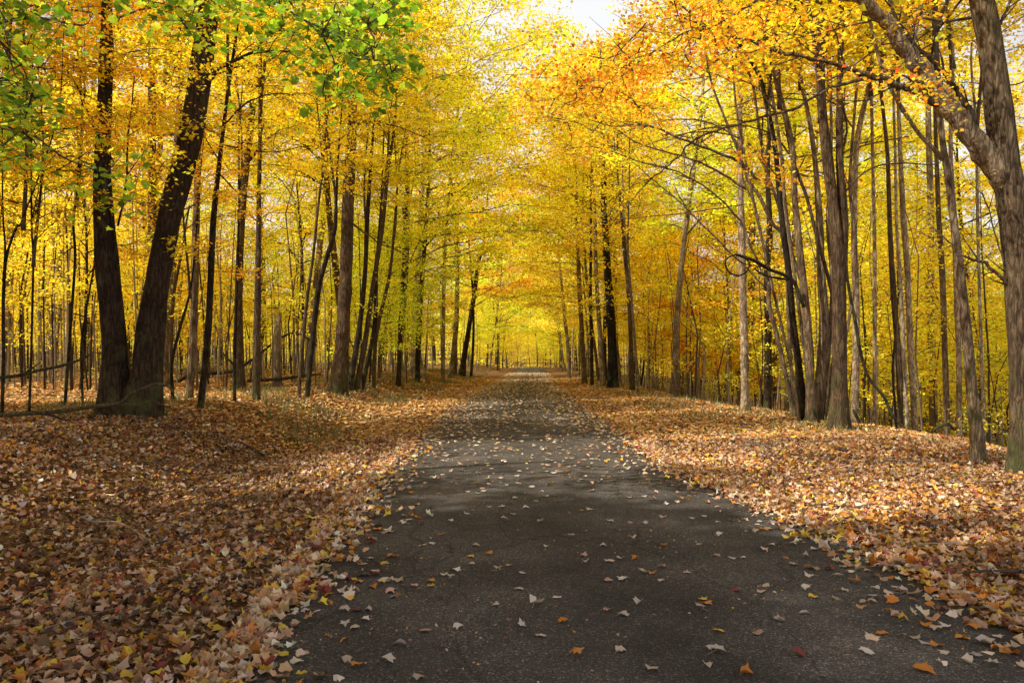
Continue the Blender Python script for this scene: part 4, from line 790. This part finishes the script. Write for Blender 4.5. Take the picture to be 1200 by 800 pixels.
def distant_wood():
    """the far wood that reads as one mass"""
    rng = np.random.default_rng(77); mb = MB(); wd = MB()
    n = 0
    while n < 460:
        y = rng.uniform(100, 250); x = rng.uniform(-1, 1) * y * .7
        if abs(x - float(road_x(y))) < 4.2 and y < 200: continue
        n += 1; H = rng.uniform(11, 22); z0 = float(ground_z(x, y)); r = rng.uniform(.1, .22)
        wd.tube(np.array([[x, y, z0 - .5], [x + rng.normal(0, .3), y, z0 + H * .5], [x + rng.normal(0, .5), y, z0 + H * .95]]), [r, r * .7, .03], 5)
        c = np.array([(.05, .04, .03), (.12, .09, .06), (.22, .17, .12), (.35, .3, .22)])[rng.integers(4)]; wd.c[-1][:] = c
        m = 520; cb = rng.choice([.8, 3.]); k = rng.random(m); zz = z0 + cb + (H - cb) * k
        R = 3.8 * np.sin(PI * np.clip(.2 + .75 * k, 0, .97)) * np.sqrt(rng.random(m)); a = rng.uniform(0, 6.28, m)
        lay = np.round(zz / .9 + rng.normal(0, .12, m)) * .9
        pos = np.column_stack([x + R * np.cos(a), y + R * np.sin(a), lay])
        tint = np.array([YELLOW, GOLD, LIME, AMBER, YELLOW][rng.integers(5)])
        leaves(mb, pos, rng.uniform(.3, .6, m), pick(YEL, (5, 3.4, 3.4, 2.2, 1.3, .9, .5), m, rng) * tint, 'kite', .5, .2, rng)
    m = 26000; y = rng.uniform(118, 330, m); x = rng.uniform(-1, 1, m) * y * .72; k = (np.abs(x - road_x(y)) > 4) | (y > 205); x, y = x[k], y[k]
    z = ground_z(x, y) + np.abs(rng.normal(0, 1.3, len(x))) * (.6 + .5 * vnoise(x, y, .3, 2))
    leaves(mb, np.column_stack([x, y, z]), rng.uniform(.4, .8, len(x)), pick(YEL, (5, 4, 3, 4, 1, 2, 1), len(x), rng) * .85, 'kite', .7, .2, rng)
    tag(obj('distant_foliage', mb, M_GRASS_F), 'golden mass of far-off tree crowns closing the view', 'woods', kind='stuff')
    tag(obj('distant_woods', wd, M_WOODV), 'crowd of thin far-off trunks under the golden mass', 'woods', kind='stuff')
M_GRASS_F = mat_leaf('far foliage', .45, False)
M_WOODV, _nt, _o = newmat('far bark'); _a = N_(_nt, 'ShaderNodeVertexColor'); _a.layer_name = 'Col'; _d = N_(_nt, 'ShaderNodeBsdfDiffuse'); _nt.links.new(_a.outputs[0], _d.inputs[0]); _nt.links.new(_d.outputs[0], _o.inputs[0])
distant_wood()

def thicket():
    rng = np.random.default_rng(15); mb = MB(); wd = MB(); n = 0
    while n < 950:
        y = 22 + 95 * rng.random() ** 1.35; x = rng.uniform(-1, 1) * y * .66
        u = abs(x - float(road_x(y))) - HW
        if (x < 0 and u < (7 if y < 26 else 3.4)) or (x > 0 and u < (7. if y < 30 else 3.2)): continue
        n += 1; z = float(ground_z(x, y)); H = rng.uniform(3, 9.5); r = rng.uniform(.012, .038) * (1 + y / 90)
        c = np.array([[x, y, z - .1], [x + rng.normal(0, .12), y, z + H * .35], [x + rng.normal(0, .25), y + rng.normal(0, .2), z + H * .7], [x + rng.normal(0, .4), y, z + H]])
        k0 = wd.n; wd.tube(c, [r, r * .75, r * .5, .004], 5); wd.c[-1][:] = np.array([(.05, .035, .025), (.1, .07, .05), (.2, .15, .1), (.3, .25, .18)])[rng.integers(4)]
        for _ in range(rng.integers(2, 6)):
            g = rng.uniform(.3, 1); q = np.array([np.interp(g, [0, .33, .66, 1], c[:, k]) for k in range(3)]); e = q + np.array([rng.normal(0, .6), rng.normal(0, .5), rng.uniform(0, .5)])
            wd.tube(np.array([q, (q + e) / 2 + rng.normal(0, .05, 3), e]), [.008, .003], 3); wd.c[-1][:] = (.08, .06, .04)
            for w_ in (.6, 1.): spray(mb, q + (e - q) * w_, rng.uniform(.3, .55), 14, .11, rng=rng)
    tag(obj('thicket_foliage', mb, M_GRASS_F), 'low yellow leaves of the thin brush between the trunks', 'brush', kind='stuff')
    tag(obj('thicket', wd, M_WOODV), 'countless thin bare stems crowding the wood floor', 'brush', kind='stuff')
thicket()
def undergrowth():
    rng = np.random.default_rng(5); mb = MB()
    n = 0
    while n < 420:
        y = rng.uniform(17, 110); x = rng.uniform(-1, 1) * y * .66
        u = abs(x - float(road_x(y))) - HW
        if (x < 0 and (u < 7 or (y < 26))) or (x > 0 and u < (7. if y < 30 else 4)): continue
        n += 1; z = float(ground_z(x, y)); h = rng.uniform(.5, 1.6 if x > 0 else .9)
        for _ in range(rng.integers(3, 7)):
            e = np.array([x + rng.normal(0, .35), y + rng.normal(0, .35), z + h * rng.uniform(.5, 1.1)])
            mb.tube(np.array([[x, y, z - .05], (np.array([x, y, z]) + e) / 2 + rng.normal(0, .04, 3), e]), [.008, .003], 3); mb.c[-1][:] = (.07, .05, .03)
            spray(mb, e, rng.uniform(.25, .5), 16, .09, [(.42, .45, .05), (.6, .5, .05), (.25, .32, .04), (.7, .42, .04)], (4, 4, 2, 2), .3, 'kite', rng)
    tag(obj('undergrowth', mb, M_GRASS_F), 'low yellow-green undergrowth on the wood floor and down the slope', 'undergrowth', kind='stuff')
undergrowth()

# ------------------------------------------------------------------ light, sky, camera
AZ, EL = math.radians(-112), math.radians(47)     # measured from +Y toward +X
sd = np.array([math.sin(AZ) * math.cos(EL), math.cos(AZ) * math.cos(EL), math.sin(EL)])
import mathutils
ld = bpy.data.lights.new('sun', 'SUN'); ld.energy = 5.; ld.angle = math.radians(.6); ld.color = (1., .93, .82)
lo = bpy.data.objects.new('sun', ld); COL.objects.link(lo); lo.rotation_euler = mathutils.Vector(sd).to_track_quat('Z', 'Y').to_euler(); lo.location = (-20, 10, 30)
w = bpy.data.worlds.new('World'); scene.world = w; w.use_nodes = True; nt = w.node_tree; nt.nodes.clear(); L = nt.links.new
sky = nt.nodes.new('ShaderNodeTexSky'); sky.sky_type = 'NISHITA'; sky.sun_disc = False; sky.sun_elevation = EL; sky.sun_rotation = AZ; sky.air_density = 1.; sky.dust_density = 1.5
tc = nt.nodes.new('ShaderNodeTexCoord'); mp = nt.nodes.new('ShaderNodeMapping'); mp.inputs['Scale'].default_value = (1, 1, 2.5); L(tc.outputs['Generated'], mp.inputs['Vector'])
nz = N_(nt, 'ShaderNodeTexNoise', Scale=2.2, Detail=6., Roughness=.6); L(mp.outputs[0], nz.inputs['Vector'])
rp = ramp(nt, [(.40, (.25, .25, .25)), (.56, (.95, .95, .95))]); L(nz.outputs['Fac'], rp.inputs[0])
sx = nt.nodes.new('ShaderNodeSeparateXYZ'); L(tc.outputs['Generated'], sx.inputs[0])
hz = N_(nt, 'ShaderNodeMapRange', interpolation_type='SMOOTHSTEP'); hz.inputs['From Min'].default_value = .38; hz.inputs['From Max'].default_value = .72; hz.inputs['To Min'].default_value = .5; hz.inputs['To Max'].default_value = -.75; L(sx.outputs['Z'], hz.inputs['Value'])
ha = N_(nt, 'ShaderNodeMath', operation='ADD', use_clamp=True); L(rp.outputs[0], ha.inputs[0]); L(hz.outputs[0], ha.inputs[1])
c = mix(nt, 'MIX', ha.outputs[0], sky.outputs[0], (9.6, 9.7, 9.8))
bg = N_(nt, 'ShaderNodeBackground', Strength=.10); L(c, bg.inputs['Color']); o = nt.nodes.new('ShaderNodeOutputWorld'); L(bg.outputs[0], o.inputs['Surface'])
cam = bpy.data.cameras.new('camera'); cam.lens = 36 * F / 1200; cam.sensor_width = 36; cam.shift_y = (HY - 400) / 1200; cam.clip_end = 2000
co = bpy.data.objects.new('camera', cam); COL.objects.link(co); co.location = (0, 0, CAMZ); co.rotation_euler = (PI / 2, 0, 0); scene.camera = co
scene.view_settings.view_transform = 'Standard'; scene.view_settings.look = 'None'; scene.view_settings.exposure = 0
scene.cycles.use_adaptive_sampling = True; scene.cycles.adaptive_threshold = .02
scene.cycles.max_bounces = 6; scene.cycles.diffuse_bounces = 4; scene.cycles.transmission_bounces = 4; scene.cycles.glossy_bounces = 2
